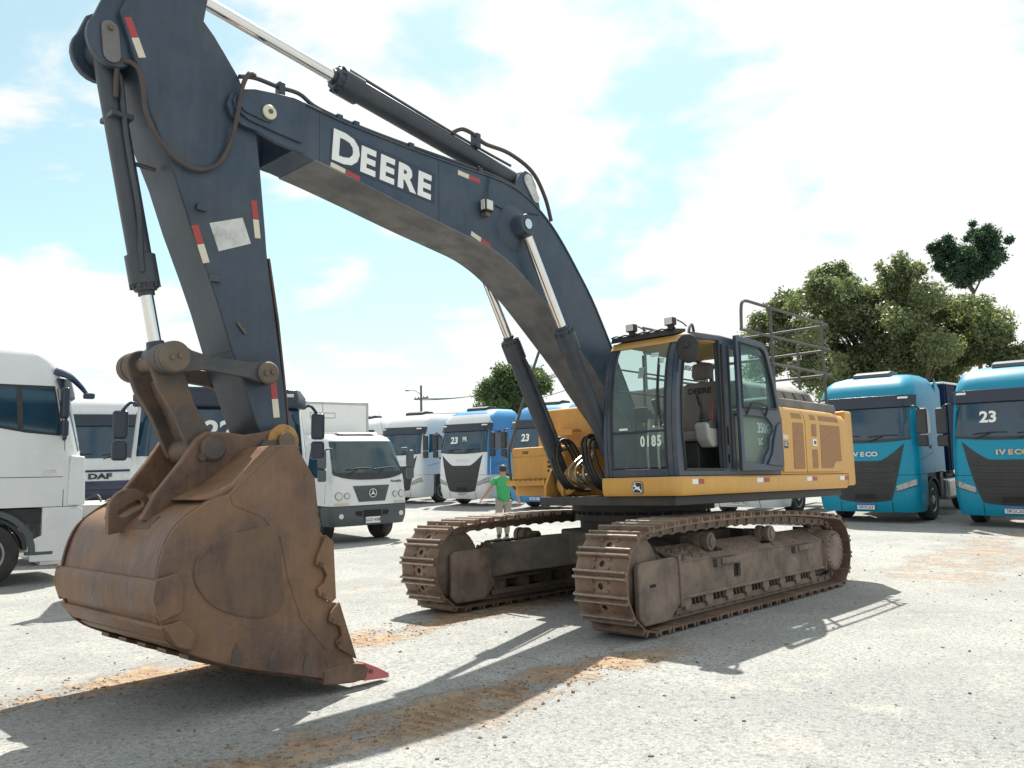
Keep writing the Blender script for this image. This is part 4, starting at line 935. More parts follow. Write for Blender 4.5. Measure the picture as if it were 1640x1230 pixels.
for s in (1, -1):
    b = B(); b.prism([(6.59, 0.92), (6.45, 0.95), (6.41, 0.86), (6.42, 0.70), (6.56, 0.66), (6.605, 0.80)], s * 0.857, s * 0.897); b.o('heel_shroud', BUCK, BK, bevel=0.012)
    b = B(); b.prism([(6.55, 0.635), (6.42, 0.655), (6.32, 0.55), (6.35, 0.455), (6.45, 0.495)], s * 0.857, s * 0.890); b.o('heel_shroud', BUCK, BK, bevel=0.012)
# bottom wear straps
for yy in (-0.66, -0.33, 0.0, 0.33, 0.66):
    b = B(); b.prism([(5.50, 0.115), (5.95, 0.245), (6.30, 0.375), (6.30, 0.405), (5.95, 0.285), (5.50, 0.155)], yy - 0.07, yy + 0.07); b.o('wear_strap', BUCKD, BK, bevel=0.006)
for x in (5.45, 5.72, 5.99):
    for s in (1, -1):
        z = lerp(0.125, 0.285, (x - 5.45) / 0.54)
        b = B(); b.prism([(x, z + 0.025), (x + 0.08, z + 0.045), (x + 0.07, z + 0.13), (x + 0.042, z + 0.175), (x + 0.012, z + 0.12)], s * 0.8565, s * 0.8605); b.o('wear_notch', LINKP, BK, bevel=0.0015)
# lip, adapters and teeth
b = B(); b.prism([(5.30, 0.075), (5.30, 0.125), (5.06, 0.105), (5.02, 0.075), (5.06, 0.045)], -0.823, 0.823); b.o('cutting_lip', BUCK, BK, bevel=0.004)
for yy in (-0.80, -0.40, 0.0, 0.40, 0.80):
    b = B(); b.prism([(5.36, 0.055), (5.36, 0.160), (5.17, 0.185), (5.00, 0.150), (4.965, 0.105), (4.985, 0.035), (5.10, 0.028)], yy - 0.065, yy + 0.065); ad = b.o('tooth_adapter', BUCK, BK, bevel=0.012)
    b = B()
    A_ = [(5.005, -0.062, 0.025), (5.005, 0.062, 0.025), (4.995, 0.062, 0.155), (4.995, -0.062, 0.155)]
    B_ = [(4.90, -0.055, 0.015), (4.90, 0.055, 0.015), (4.885, 0.055, 0.105), (4.885, -0.055, 0.105)]
    C2 = [(4.76, -0.045, 0.002), (4.76, 0.045, 0.002), (4.755, 0.045, 0.035), (4.755, -0.045, 0.035)]
    vs = [[b.bm.verts.new((x, yy + y_, z)) for x, y_, z in r] for r in (A_, B_, C2)]
    for r0, r1 in zip(vs, vs[1:]):
        for i in range(4): b.bm.faces.new((r0[i], r0[(i + 1) % 4], r1[(i + 1) % 4], r1[i]))
    b.bm.faces.new(vs[0]); b.bm.faces.new(vs[-1])
    to = b.o('tooth', RED, BK, bevel=0.006)
    b = B(); b.cyl((4.945, yy - 0.072, 0.085), (4.945, yy + 0.072, 0.085), 0.016, n=12); b.o('tooth_pin', BUCKD, to)
# hinge ears
earo = [(6.05, 1.885), (6.10, 1.83), (6.19, 1.68), (6.37, 1.45), (6.46, 1.28), (6.30, 1.23), (6.10, 1.30), (5.84, 1.42), (5.62, 1.60), (5.42, 1.70)] + circ(5.415, 1.83, 0.115, 10, -80, 110) [::1] if False else [(6.02, 1.885), (6.085, 1.84), (6.19, 1.68), (6.37, 1.45), (6.47, 1.27), (6.30, 1.22), (6.10, 1.30), (5.84, 1.42), (5.62, 1.60), (5.48, 1.69), (5.36, 1.71), (5.29, 1.76), (5.275, 1.84), (5.32, 1.92), (5.41, 1.945), (5.54, 1.90), (5.72, 1.87), (5.90, 1.89)]
for s in (1, -1):
    b = B(); b.prism(earo, s * 0.27, s * 0.335); e_ = b.o('hinge_ear', BUCK, BK, bevel=0.014)
    b = B(); b.lathe([(0.135, 0), (0.135, 0.012), (0.12, 0.02), (0.02, 0.021)], (5.395, s * 0.3355, 1.825), (0, s, 0), 26); bo = b.o('hinge_boss', BOSS, e_)
    b = B(); b.lathe([(0.095, 0), (0.095, 0.03), (0.08, 0.045), (0.02, 0.047)], (5.975, s * 0.3355, 1.765), (0, s, 0), 26); b.o('pin_cap', LINKP, e_)
    b = B(); b.prism(capsule(5.55, 1.775, 5.46, 1.79, 0.055, 0.05), s * 0.3355, s * 0.375); b.o('pin_keeper', LINKP, e_, bevel=0.01)
    b = B(); b.cyl((6.055, s * 0.3355, 1.70), (6.055, s * 0.365, 1.70), 0.028, n=12); b.o('bolt', LINKP, e_)
b = B(); b.cyl((5.395, -0.40, 1.825), (5.395, 0.40, 1.825), 0.07); b.o('bucket_pin', PINM, EX)
b = B(); b.cyl((5.975, -0.34, 1.765), (5.975, 0.34, 1.765), 0.055); b.o('bucket_pin', PINM, EX)
# torque tube and lifting eye
b = B(); b.prism([(5.58, 1.755), (5.73, 1.66), (5.90, 1.52), (6.08, 1.42), (6.20, 1.385), (6.28, 1.40), (6.05, 1.50), (5.85, 1.66), (5.70, 1.775)], -0.822, 0.822); b.o('torque_tube', BUCK, BK, bevel=0.02, seg=3)
mp = Matrix.Translation((0, 0.05, 0))
eye = [(6.58, 1.17), (6.585, 1.30)] + circ(6.435, 1.335, 0.15, 12, 0, 180)[::1][1:-1] + [(6.28, 1.31), (6.28, 1.22)]
sl = capsule(6.485, 1.315, 6.375, 1.375, 0.032, 0.032, 7)
b = B(); b.holed(eye, [sl], 0.02, 0.075); b.o('lifting_eye', BUCKD, BK, bevel=0.006)
b = B(); b.prism([(6.47, 1.215), (6.40, 1.30), (6.36, 1.28), (6.43, 1.20)], 0.14, 0.46); b.o('wear_strap', BUCKD, BK, bevel=0.005)

# --- boom foot brackets and hoses on the deck
for s in (1, -1):
    b = B(); b.prism([(-0.35, 1.295), (1.22, 1.295), (1.22, 1.50), (1.12, 1.60), (0.98, 1.62), (0.75, 1.70), (0.36, 2.02), (0.16, 2.06), (-0.02, 1.98), (-0.35, 1.60)], s * 0.30, s * 0.335); b.o('boom_bracket', YELOLD, EX, bevel=0.008)
b = B(); b.cyl((0.18, -0.36, 1.88), (0.18, 0.36, 1.88), 0.085); b.o('boom_foot_pin', PINM, EX)
b = B(); b.cyl((1.06, -0.52, 1.50), (1.06, 0.48, 1.50), 0.06); b.o('cylinder_foot_pin', PINM, EX)
b = B(); b.prism([(0.95, 1.295), (1.30, 1.295), (1.30, 1.42), (1.18, 1.62), (1.02, 1.62), (0.92, 1.5)], -0.54, -0.50); b.o('cylinder_bracket', YELOLD, EX, bevel=0.01)
b = B(); b.lathe([(0.16, 0), (0.16, 0.10), (0.13, 0.12), (0.05, 0.121)], (1.05, -0.30, 1.45), (1, 0, 0.15), 26); b.o('pivot_cover', YELOLD, EX)
random.seed(3)
for k, (yy, h) in enumerate(((-0.42, 1.98), (-0.36, 2.00), (-0.30, 1.98), (0.06, 1.99), (0.12, 2.01), (0.18, 1.98), (0.24, 1.96))):
    x = 1.28 + 0.02 * (k % 3)
    b = B(); b.tube([(0.85, yy + 0.05, 1.66), (1.02, yy + 0.02, 1.92), (1.16, yy, h), (1.28, yy, h - 0.06), (x + 0.02, yy + 0.03, 1.72), (x, yy + 0.12, 1.50), (1.16, yy + 0.16, 1.38), (0.95, yy + 0.2, 1.36)], 0.019, 8); b.o('hydraulic_hose', RUB, EX)
for yy in (-0.36, 0.15):
    b = B(); b.box(1.20, 1.26, yy - 0.12, yy + 0.13, 1.84, 1.875); b.o('hose_clamp', CYLP, EX, bevel=0.006)
for yy in (-0.20, -0.10, 0.02):
    b = B(); b.tube([(0.95, yy, 1.78), (1.22, yy + 0.02, 1.64), (1.24, yy + 0.03, 1.50), (1.05, yy + 0.05, 1.40)], 0.02, 8); b.o('metal_pipe', M('pipe_zinc', (0.38, 0.33, 0.24), 0.4, 0.6, var=0.1), EX)

# --- cab
front = [(1.44, 1.50), (1.455, 1.60), (1.462, 1.80), (1.46, 2.0), (1.45, 2.2), (1.43, 2.4), (1.395, 2.6), (1.35, 2.78), (1.29, 2.92), (1.21, 3.02)]
def fxz(z): return interp([(p[1], p[0]) for p in front], z)[0]
roofl = [(1.06, 3.075), (0.4, 3.10), (-0.5, 3.09), (-0.68, 3.05), (-0.80, 2.94), (-0.93, 2.5), (-0.95, 2.2), (-0.93, 1.50)]
cs = front + roofl
door_h = [(0.50, 1.57), (1.32, 1.57), (1.355, 2.0), (1.335, 2.4), (1.28, 2.68), (1.20, 2.87), (1.10, 2.96), (0.95, 3.01), (0.50, 3.035)]
rear_h = [(0.24, 2.22), (-0.84, 2.22), (-0.81, 2.5), (-0.71, 2.86), (-0.62, 2.96), (0.24, 2.99)]
b = B(); b.holed(cs, [door_h, rear_h], 1.395, 1.455); CAB = b.o('cab', CABM, EX, bevel=0.012)
lab(CAB, 'glazed operator cab with its door latched open')
rh_ = [(1.36, 2.02), (1.345, 2.4), (1.29, 2.68), (1.21, 2.87), (1.12, 2.97), (0.95, 3.015), (-0.62, 3.01), (-0.78, 2.88), (-0.88, 2.5), (-0.89, 2.06)]
b = B(); b.holed(cs, [rh_], 0.505, 0.555); b.o('side_frame', CABM, CAB, bevel=0.012)
def front_slab(name, z0, z1, y0, y1, mat, off0, off1, nz=8, bevel=0.0):
    b = B(); outer = []; inner = []
    for k in range(nz + 1):
        z = lerp(z0, z1, k / nz); x = fxz(z); outer.append([Vector((x + off1, lerp(y0, y1, j / 4), z)) for j in range(5)]); inner.append([Vector((x + off0, lerp(y0, y1, j / 4), z)) for j in range(5)])
    b.slab(outer, inner); return b.o(name, mat, CAB, bevel=bevel)
front_slab('front_pillar', 1.50, 3.02, 1.325, 1.3945, CABM, -0.08, 0.0, 12, 0.01)
front_slab('front_pillar', 1.50, 3.02, 0.5555, 0.60, CABM, -0.08, 0.0, 12, 0.01)
front_slab('front_sill', 1.50, 1.585, 0.6005, 1.3245, CABM, -0.08, 0.0, 3, 0.008)
front_slab('window_seal', 1.585, 2.955, 0.60, 0.625, RUB, -0.03, 0.004, 12, 0.004)
front_slab('window_seal', 1.585, 2.955, 1.30, 1.325, RUB, -0.03, 0.004, 12, 0.004)
front_slab('window_seal', 1.975, 1.998, 0.625, 1.30, RUB, -0.03, 0.004, 2, 0.003)
front_slab('front_header', 2.945, 3.03, 0.515, 1.445, YEL, -0.06, 0.012, 4, 0.008)
LG = front_slab('lower_windscreen', 1.60, 1.974, 0.626, 1.299, CABGL, -0.016, -0.010, 5)
WS = front_slab('windscreen', 1.999, 2.944, 0.626, 1.299, CABGL, -0.016, -0.010, 12)
for k, (ch) in enumerate('0185'):
    text('fleet_number', ch, 0.155, M('pale_green_vinyl', (0.62, 0.74, 0.64), 0.5, var=0.04), LG, (1.457, 1.025 + k * 0.070, 1.875), (0, 1, 0), (0, 0, 1), 0.001, 0.006, 0.72)
b = B(); b.box(1.448, 1.452, 0.72, 0.83, 2.012, 2.035); b.o('sticker', WHITE, WS, smooth=False)
for y_, z_, w_, h_ in ((1.13, 2.83, 0.10, 0.05), (1.22, 2.75, 0.08, 0.06), (0.98, 2.64, 0.07, 0.13)):
    x_ = fxz(z_) - 0.022
    mp = Matrix.Translation((x_, y_, z_)) @ Matrix.Rotation(RAD(-18), 4, 'Y'); b = B(); b.box(-0.001, 0.001, -w_ / 2, w_ / 2, -h_ / 2, h_ / 2, mat=mp); b.o('sticker', WHITE if w_ > 0.07 else CONS, WS, smooth=False)
# wiper on the right of the windscreen
b = B(); b.tube([(1.47, 1.27, 2.02), (1.462, 1.255, 2.4), (1.40, 1.245, 2.70)], 0.008, 6); b.tube([(1.458, 1.235, 2.15), (1.44, 1.225, 2.45), (1.37, 1.22, 2.78)], 0.010, 6); b.o('wiper', RUB, CAB)
# roof
b = B(); b.prism([(1.20, 3.031), (1.05, 3.085), (0.4, 3.118), (-0.5, 3.108), (-0.70, 3.06), (-0.70, 3.02), (1.15, 3.005)], 0.53, 1.435); RF = b.o('cab_roof', M('faded_roof_paint', (0.50, 0.30, 0.10), 0.55, var=0.12, dust=(0.45, 0.36, 0.25), damt=0.6, upd=0.5), CAB, bevel=0.02)
b = B(); b.prism([(1.27, 3.032), (1.24, 3.10), (1.02, 3.125), (1.02, 3.09), (1.19, 3.05)], 0.515, 1.36); b.o('roof_visor', RUB, CAB, bevel=0.006)
random.seed(5)
for k in range(7):
    y_ = lerp(0.56, 1.30, k / 6)
    b = B(); b.tube([(1.25, y_ - 0.05, 3.10), (1.22, y_, 3.118), (1.24, y_ + 0.06, 3.105)], 0.009, 6); b.o('lamp_cable', RUB, RF)
for y_ in (0.80, 1.31):
    b = B(); b.box(1.21, 1.29, y_ - 0.058, y_ + 0.058, 3.135, 3.222); LA = b.o('work_lamp', RUB, EX, bevel=0.012)
    b = B(); b.box(1.2905, 1.297, y_ - 0.048, y_ + 0.048, 3.144, 3.213); b.o('lamp_lens', LENS, LA, bevel=0.003)
    b = B(); b.box(1.215, 1.265, y_ - 0.03, y_ + 0.03, 3.09, 3.136); b.o('lamp_bracket', RUB, LA)
    b = B(); b.tube([(1.20, y_ + 0.05, 3.20), (1.15, y_ + 0.10, 3.16), (1.12, y_ + 0.12, 3.125)], 0.008, 6); b.o('lamp_cable', RUB, LA)
# mirror with stalk from the roof corner
b = B(); b.tube([(0.92, 1.40, 3.10), (1.05, 1.46, 3.145), (1.22, 1.53, 3.10), (1.32, 1.57, 2.98), (1.36, 1.60, 2.88), (1.35, 1.60, 2.78)], 0.016, 8); MS = b.o('mirror_stalk', RUB, CAB)
b = B()
vs = bmesh.ops.create_uvsphere(b.bm, u_segments=24, v_segments=12, radius=1.0)['verts']
for v in vs: v.co = Vector((v.co.x * 0.045 if v.co.x > 0 else v.co.x * 0.02, v.co.y * 0.125, v.co.z * 0.16))
mp = Matrix.Translation((1.40, 1.60, 2.83)) @ Matrix.Rotation(RAD(14), 4, 'Z') @ Matrix.Rotation(RAD(8), 4, 'X')
for v in b.bm.verts: v.co = mp @ v.co
MR = b.o('mirror', RUB, CAB)
b = B(); b.lathe([(0.035, 0), (0.03, 0.02), (0.015, 0.025)], (1.443, 1.61, 2.86), (1, 0.24, 0), 16); b.o('mirror_clamp', RUB, MR)
b = B(); b.tube([(1.20, 1.462, 3.02), (1.28, 1.47, 2.93), (1.36, 1.465, 2.78), (1.40, 1.462, 2.6)], 0.012, 6); b.o('grab_bar', RUB, CAB)
# rear wall, floor
b = B(); b.holed([(0.555, 1.50), (1.395, 1.50), (1.395, 2.98), (0.555, 2.98)], [rrect(0.60, 1.35, 2.02, 2.95, 0.06)], -0.92, -0.87, axis='x'); b.o('rear_wall', CABM, CAB, bevel=0.006)
b = B(); b.box(-0.87, 1.40, 0.556, 1.394, 1.503, 1.53); b.o('cab_floor', RUB, CAB)
b = B(); b.prism([(-0.2, 1.53), (-0.86, 1.53), (-0.86, 2.02), (-0.25, 1.95)], 0.57, 1.38); b.o('rear_console', RUB, CAB, bevel=0.02)
b = B(); b.box(-0.90, -0.895, 0.625, 1.325, 2.055, 2.915); b.o('rear_window', CABGL2, CAB)
b = B(); b.prism(rh_, 0.525, 0.531); RW = b.o('side_window', CABGL2, CAB, smooth=False)
text('lettering', 'JOHN DEERE', 0.085, BLACKV, RW, (-0.52, 0.5225, 2.90), (1, 0, 0), (0, 0, 1), 0.001, 0.003, 1.0)
b = B(); b.prism(rear_h, 1.418, 1.424); b.o('side_window', CABGL2, CAB, smooth=False)
for z0, z1 in ((2.76, 2.76), (2.50, 2.50)):
    b = B(); b.tube([(1.36, 0.47, z0), (-0.85, 0.47, z1)], 0.012, 6); b.o('window_guard_bar', RUB, CAB)
b = B(); b.cyl((0.55, 0.47, 2.02), (0.55, 0.47, 2.98), 0.014, n=6); b.o('window_guard_bar', RUB, CAB)
# door post seals, sill
for x, r_ in ((0.45, 0.020), (0.30, 0.014)):
    b = B(); b.tube([(x, 1.463, 1.58), (x - 0.01, 1.463, 2.3), (x - 0.02, 1.463, 3.0)], r_, 8); b.o('door_seal', RUB, CAB)
b = B(); b.tube([(p[0], 1.459, p[1]) for p in door_h] + [(door_h[0][0], 1.459, door_h[0][1])], 0.015, 8, smooth=False); b.o('door_seal', RUB, CAB)
b = B(); b.box(0.355, 0.40, 1.457, 1.485, 1.85, 2.05); b.o('door_lock', RUB, CAB, bevel=0.008); b = B(); b.box(0.36, 0.39, 1.457, 1.48, 1.64, 1.74); b.o('door_stop', RUB, CAB, bevel=0.008)
# side panel behind the open door
b = B(); b.box(-0.80, 0.20, 1.456, 1.460, 1.55, 2.18); PN = b.o('side_panel', M('beige_panel', (0.24, 0.22, 0.16), 0.6, var=0.08), CAB, smooth=False)
text('lettering', '350G', 0.17, WHITE, PN, (-0.52, 1.4612, 2.06), (-1, 0, 0), (0, 0, 1), 0.001, 0.004, 0.9)
text('lettering', 'LC', 0.11, WHITE, PN, (-0.42, 1.4612, 1.90), (-1, 0, 0), (0, 0, 1), 0.001, 0.003, 0.9)
# the door, swung back flat along the side
do = [(0.24, 1.55), (-0.80, 1.55), (-0.835, 1.70), (-0.82, 2.23), (-0.73, 2.6), (-0.58, 3.0), (-0.50, 3.08), (-0.38, 3.11), (0.24, 3.12)]
dw = [(0.165, 2.28), (-0.70, 2.30), (-0.62, 2.6), (-0.49, 2.93), (-0.44, 3.0), (-0.36, 3.03), (0.165, 3.045)]
dl = [(0.16, 1.66), (-0.28, 1.63), (-0.34, 1.72), (-0.45, 1.80), (-0.48, 1.95), (-0.60, 2.02), (-0.58, 2.10), (-0.42, 2.19), (0.16, 2.19)]
b = B(); b.holed(do, [dw, dl], 1.505, 1.55); DR = b.o('cab_door', CABM, CAB, bevel=0.01)
b = B(); b.prism(dw, 1.525, 1.530); b.o('door_window', CABGL2, CAB, smooth=False)
b = B(); b.prism(dl, 1.525, 1.530); b.o('door_window', CABGL2, CAB, smooth=False)
b = B(); b.tube([(p[0], 1.552, p[1]) for p in dw] + [(dw[0][0], 1.552, dw[0][1])], 0.014, 8, smooth=False); b.o('door_seal', RUB, CAB)
b = B(); b.tube([(0.08, 1.551, 2.20), (0.06, 1.59, 2.29), (0.0, 1.60, 2.335), (-0.30, 1.60, 2.325), (-0.37, 1.59, 2.28), (-0.39, 1.551, 2.20)], 0.014, 8); b.o('door_handle', RUB, CAB)
b = B(); b.prism([(-0.36, 1.62), (-0.80, 1.60), (-0.80, 2.15), (-0.66, 2.10), (-0.56, 1.92), (-0.50, 1.76)], 1.5505, 1.572); b.o('door_pocket', CABM, CAB, bevel=0.012)
b = B(); b.prism([(-0.82, 1.62), (-0.90, 1.62), (-0.90, 2.30), (-0.84, 2.40)], 1.47, 1.50); b.o('door_catch', RUB, CAB, bevel=0.006)
b = B(); b.cyl((-0.92, 1.30, 3.0), (-0.94, 1.30, 3.42), 0.004, n=6); b.o('antenna', RUB, CAB)
# seat, consoles, levers
b = B(); b.box(0.12, 0.62, 0.75, 1.22, 1.90, 2.02); SE = b.o('operator_seat', SEATM, EX, bevel=0.05, seg=3)
mp = Matrix.Translation((0.17, 0.985, 2.02)) @ Matrix.Rotation(RAD(-8), 4, 'Y')
b = B(); b.box(-0.09, 0.04, -0.235, 0.235, -0.02, 0.62, mat=mp); b.o('seat_back', SEATM, SE, bevel=0.055, seg=3)
b = B(); b.box(-0.07, 0.04, -0.135, 0.135, 0.655, 0.86, mat=mp); b.o('headrest', SEATM, SE, bevel=0.05, seg=3)
for dy_ in (-0.05, 0.05):
    b = B(); b.cyl(mp @ Vector((-0.015, dy_, 0.60)), mp @ Vector((-0.015, dy_, 0.68)), 0.008, n=6); b.o('headrest_post', BRIGHT, SE)
rt_ = mp.to_3x3()
text('lettering', 'DEERE', 0.095, BLACKV, SE, mp @ Vector((0.042, 0, 0.50)), (0, 1, 0), rt_ @ Vector((0, 0, 1)), 0.001, 0.003, 1.15)
b = B(); b.box(0.12, 0.54, 0.80, 1.17, 1.53, 1.90); b.o('seat_base', RUB, SE, bevel=0.02)
for yc, sgn in ((1.29, 1), (0.69, -1)):
    b = B(); b.prism([(0.20, 2.08), (0.62, 2.12), (0.70, 2.08), (0.66, 1.90), (0.56, 1.82), (0.26, 1.84), (0.18, 1.95)], yc - 0.085, yc + 0.085); cn = b.o('arm_console', CONS, EX, bevel=0.03, seg=3)
    b = B(); b.prism([(0.22, 2.081), (0.62, 2.121), (0.66, 2.10), (0.63, 2.03), (0.24, 2.02)], yc - 0.088, yc + 0.088); b.o('console_top', M('console_dark', (0.05, 0.06, 0.065), 0.6), cn, bevel=0.01)
    b = B(); b.lathe([(0.055, 0), (0.06, 0.02), (0.045, 0.04), (0.05, 0.055), (0.035, 0.075), (0.04, 0.09), (0.022, 0.115), (0.018, 0.18)], (0.60, yc, 2.115), (0.25, 0, 1), 18); jb = b.o('joystick', RUB, cn)
    b = B(); b.lathe([(0.02, 0), (0.028, 0.03), (0.026, 0.09), (0.03, 0.12), (0.02, 0.14)], (0.645, yc, 2.285), (0.5, 0, 1), 14); b.o('joystick_grip', RUB, cn)
    b = B(); b.box(-0.12, 0.22, yc - 0.05, yc + 0.05, 2.18, 2.235); b.o('arm_rest', RUB, cn, bevel=0.02)
b = B(); b.cyl((0.50, 1.33, 2.14), (0.46, 1.34, 2.36), 0.009, 0.006, n=6); b.o('lock_lever', M('red_lever', (0.45, 0.05, 0.03), 0.5), EX)
for y_ in (0.86, 1.0):
    b = B(); b.tube([(1.10, y_, 1.53), (1.12, y_, 1.8), (1.06, y_, 2.16)], 0.013, 8); tl_ = b.o('travel_lever', CONS, EX)
    b = B(); b.lathe([(0.02, 0), (0.026, 0.04), (0.018, 0.1)], (1.06, y_, 2.15), (-0.2, 0, 1), 12); b.o('lever_grip', RUB, tl_)
    b = B(); b.box(1.05, 1.22, y_ - 0.05, y_ + 0.05, 1.54, 1.57); b.o('pedal', RUB, tl_)
b = B(); b.box(0.95, 1.0, 0.60, 0.78, 2.12, 2.30); mo = b.o('monitor', RUB, EX, bevel=0.012)
b = B(); b.cyl((0.97, 0.62, 1.53), (0.97, 0.62, 2.14), 0.02, n=8); b.o('monitor_post', RUB, mo)
b = B(); b.tube([(0.42, 1.36, 2.05), (0.36, 1.38, 1.9), (0.36, 1.385, 1.7), (0.42, 1.38, 1.60)], 0.014, 8); b.o('grab_bar', RUB, CAB)

# ------------------------------------------------------------------ trucks (local: x forward from the front, y to the truck's left, z up)
def wheel(root, x, y, r, w, s, name='wheel', rim=None):
    b = B(); b.lathe([(r * 0.58, -w * 0.40), (r * 0.62, -w * 0.48), (r * 0.80, -w * 0.5), (r * 0.96, -w * 0.44), (r, -w * 0.34), (r, w * 0.34), (r * 0.96, w * 0.44), (r * 0.80, w * 0.5), (r * 0.62, w * 0.48), (r * 0.58, w * 0.40)], (x, y, r), (0, s, 0), 36)
    wh = b.o(name, TYRE, root)
    b = B(); b.lathe([(r * 0.60, -w * 0.3), (r * 0.60, w * 0.44), (r * 0.56, w * 0.46), (r * 0.52, w * 0.36), (r * 0.40, w * 0.20), (r * 0.36, w * 0.24), (r * 0.24, w * 0.26), (r * 0.22, w * 0.46), (r * 0.16, w * 0.50), (r * 0.02, w * 0.51)], (x, y, r), (0, s, 0), 28); b.o('rim', rim or RIM, wh)
    return wh
class Surf:
    """cab skin: front x and half width per height"""
    def __init__(s, prof, back, rc=0.28, bow=0.06): s.p = prof; s.back = back; s.rc = rc; s.bow = bow
    def f(s, z): return interp(s.p, z)[0]
    def hw(s, z): return interp(s.p, z)[1]
    def x(s, y, z):
        f, hw = interp(s.p, z); rc = s.rc; c = hw - rc; ay = min(abs(y), hw)
        q = f - s.bow * (ay / hw) ** 2
        if ay > c: t = (ay - c) / rc; q -= rc * (1 - math.sqrt(max(0, 1 - t * t)))
        return q
    def pt(s, y, z, d=0.0):
        e = 0.004; p = Vector((s.x(y, z), y, z))
        if not d: return p
        gy = (s.x(y + e, z) - s.x(y - e, z)) / (2 * e); gz_ = (s.x(y, z + e) - s.x(y, z - e)) / (2 * e)
        n = Vector((1, -max(-3, min(3, gy)), -max(-1.2, min(1.2, gz_)))).normalized()
        return p + n * d
    def hull(s, z0, z1, nz, xb=None):
        xb = s.back if xb is None else xb
        b = B(); rings = []
        for k in range(nz + 1):
            z = lerp(z0, z1, k / nz); hw = s.hw(z); c = hw - s.rc
            ys = [-hw * 0.9999] + [-(c + s.rc * math.sin(RAD(a))) for a in (75, 60, 45, 30, 15)] + [lerp(-c, c, i / 8) for i in range(9)] + [(c + s.rc * math.sin(RAD(a))) for a in (15, 30, 45, 60, 75)] + [hw * 0.9999]
            ring = [Vector((xb, -hw, z))] + [Vector((s.x(y, z), y, z)) for y in ys] + [Vector((xb, hw, z))]
            rings.append([b.bm.verts.new(p) for p in ring])
        n = len(rings[0])
        for r0, r1 in zip(rings, rings[1:]):
            for i in range(n): b.bm.faces.new((r0[i], r0[(i + 1) % n], r1[(i + 1) % n], r1[i]))
        b.bm.faces.new(list(reversed(rings[0]))); b.bm.faces.new(rings[-1])
        return b
    def patch(s, yf, zf, d=0.012, nu=14, nv=6, depth=0.03):
        """skin patch: y = yf(u,v), z = zf(u,v), u,v in 0..1"""
        b = B(); o_ = []; i_ = []
        for k in range(nv + 1):
            v = k / nv
            o_.append([s.pt(yf(j / nu, v), zf(j / nu, v), d) for j in range(nu + 1)]); i_.append([s.pt(yf(j / nu, v), zf(j / nu, v), d - depth) for j in range(nu + 1)])
        b.slab(o_, i_); return b
    def rect(s, y0, y1, z0, z1, d=0.012, nu=14, nv=6, depth=0.03, ty=None):
        """ty: half-width at bottom/top when tapering"""
        return s.patch(lambda u, v: lerp(y0, y1, u), lambda u, v: lerp(z0, z1, v), d, nu, nv, depth)
    def side(s, pts, sd, d=0.008, depth=0.025):
        """flat polygon (x,z) on the cab's side"""
        b = B(); a = [b.bm.verts.new((x, sd * (s.hw(z) + d), z)) for x, z in pts]; c = [b.bm.verts.new((x, sd * (s.hw(z) + d - depth), z)) for x, z in pts]; n = len(pts)
        b.bm.faces.new(a); b.bm.faces.new(list(reversed(c)))
        for i in range(n): b.bm.faces.new((a[i], c[i], c[(i + 1) % n], a[(i + 1) % n]))
        return b
def place(root, x, y, rot, wx=-1.4, wr=-5.0):
    a = RAD(rot); f = Vector((math.cos(a), math.sin(a))); l = Vector((-f.y, f.x))
    P = Vector((x, y)); g = lambda p: gtop(p.x, p.y)
    zf = g(P + f * wx); zr = g(P + f * wr); zl = g(P + f * wx + l); z2 = g(P + f * wx - l)
    X = Vector((f.x, f.y, (zf - zr) / (wx - wr))).normalized(); Yv = Vector((l.x, l.y, (zl - z2) / 2)); Z = X.cross(Yv).normalized(); Yv = Z.cross(X)
    mm = Matrix((X, Yv, Z)).transposed().to_4x4(); mm.translation = Vector((x, y, zf)) - X * 0 + Z * 0 + Vector((0, 0, X.z * (-wx)))
    root.matrix_world = mm
def number_plate(root, x, z, s, w=0.42, h=0.14, mercosul=True):
    b = B(); b.box(x, x + 0.012, -w / 2, w / 2, z - h / 2, z + h / 2); p = b.o('number_plate', PLATEW, root, bevel=0.004)
    if mercosul:
        b = B(); b.box(x + 0.0122, x + 0.0145, -w / 2, w / 2, z + h / 2 - 0.032, z + h / 2 - 0.002); b.o('plate_band', PLATEB, p, smooth=False)
    text('plate_lettering', s, 0.105, BLACKV, p, (x + 0.014, 0, z - (0.014 if mercosul else 0)), (0, 1, 0), (0, 0, 1), 0.001, 0.001, 0.95 if len(s) < 8 else 0.85)
def chassis(root, L, xs, r, tank=True, y0=0.4):
    for s in (1, -1):
        b = B(); b.box(-L, -1.9, s * 0.36, s * 0.46, 0.72, 1.0); b.o('frame_rail', CHAS, root, bevel=0.01)
        for k, x in enumerate(xs): wheel(root, x, s * 0.98, r, 0.56, s)
    b = B(); b.box(-L + 0.1, -L + 0.25, -0.36, 0.36, 0.74, 0.98); b.o('cross_member', CHAS, root)
    if tank:
        b = B(); b.box(-3.95, -2.75, 0.66, 1.22, 0.42, 0.98); b.o('fuel_tank', TANK, root, bevel=0.09, seg=4)
        b = B(); b.box(-3.6, -2.75, -1.22, -0.66, 0.42, 0.98); b.o('fuel_tank', TANK, root, bevel=0.09, seg=4)
    b = B(); b.lathe([(0.45, 0), (0.45, 0.03), (0.2, 0.06)], (-4.9, 0, 1.05), (0, 0, 1), 24); b.o('fifth_wheel', CHAS, root)
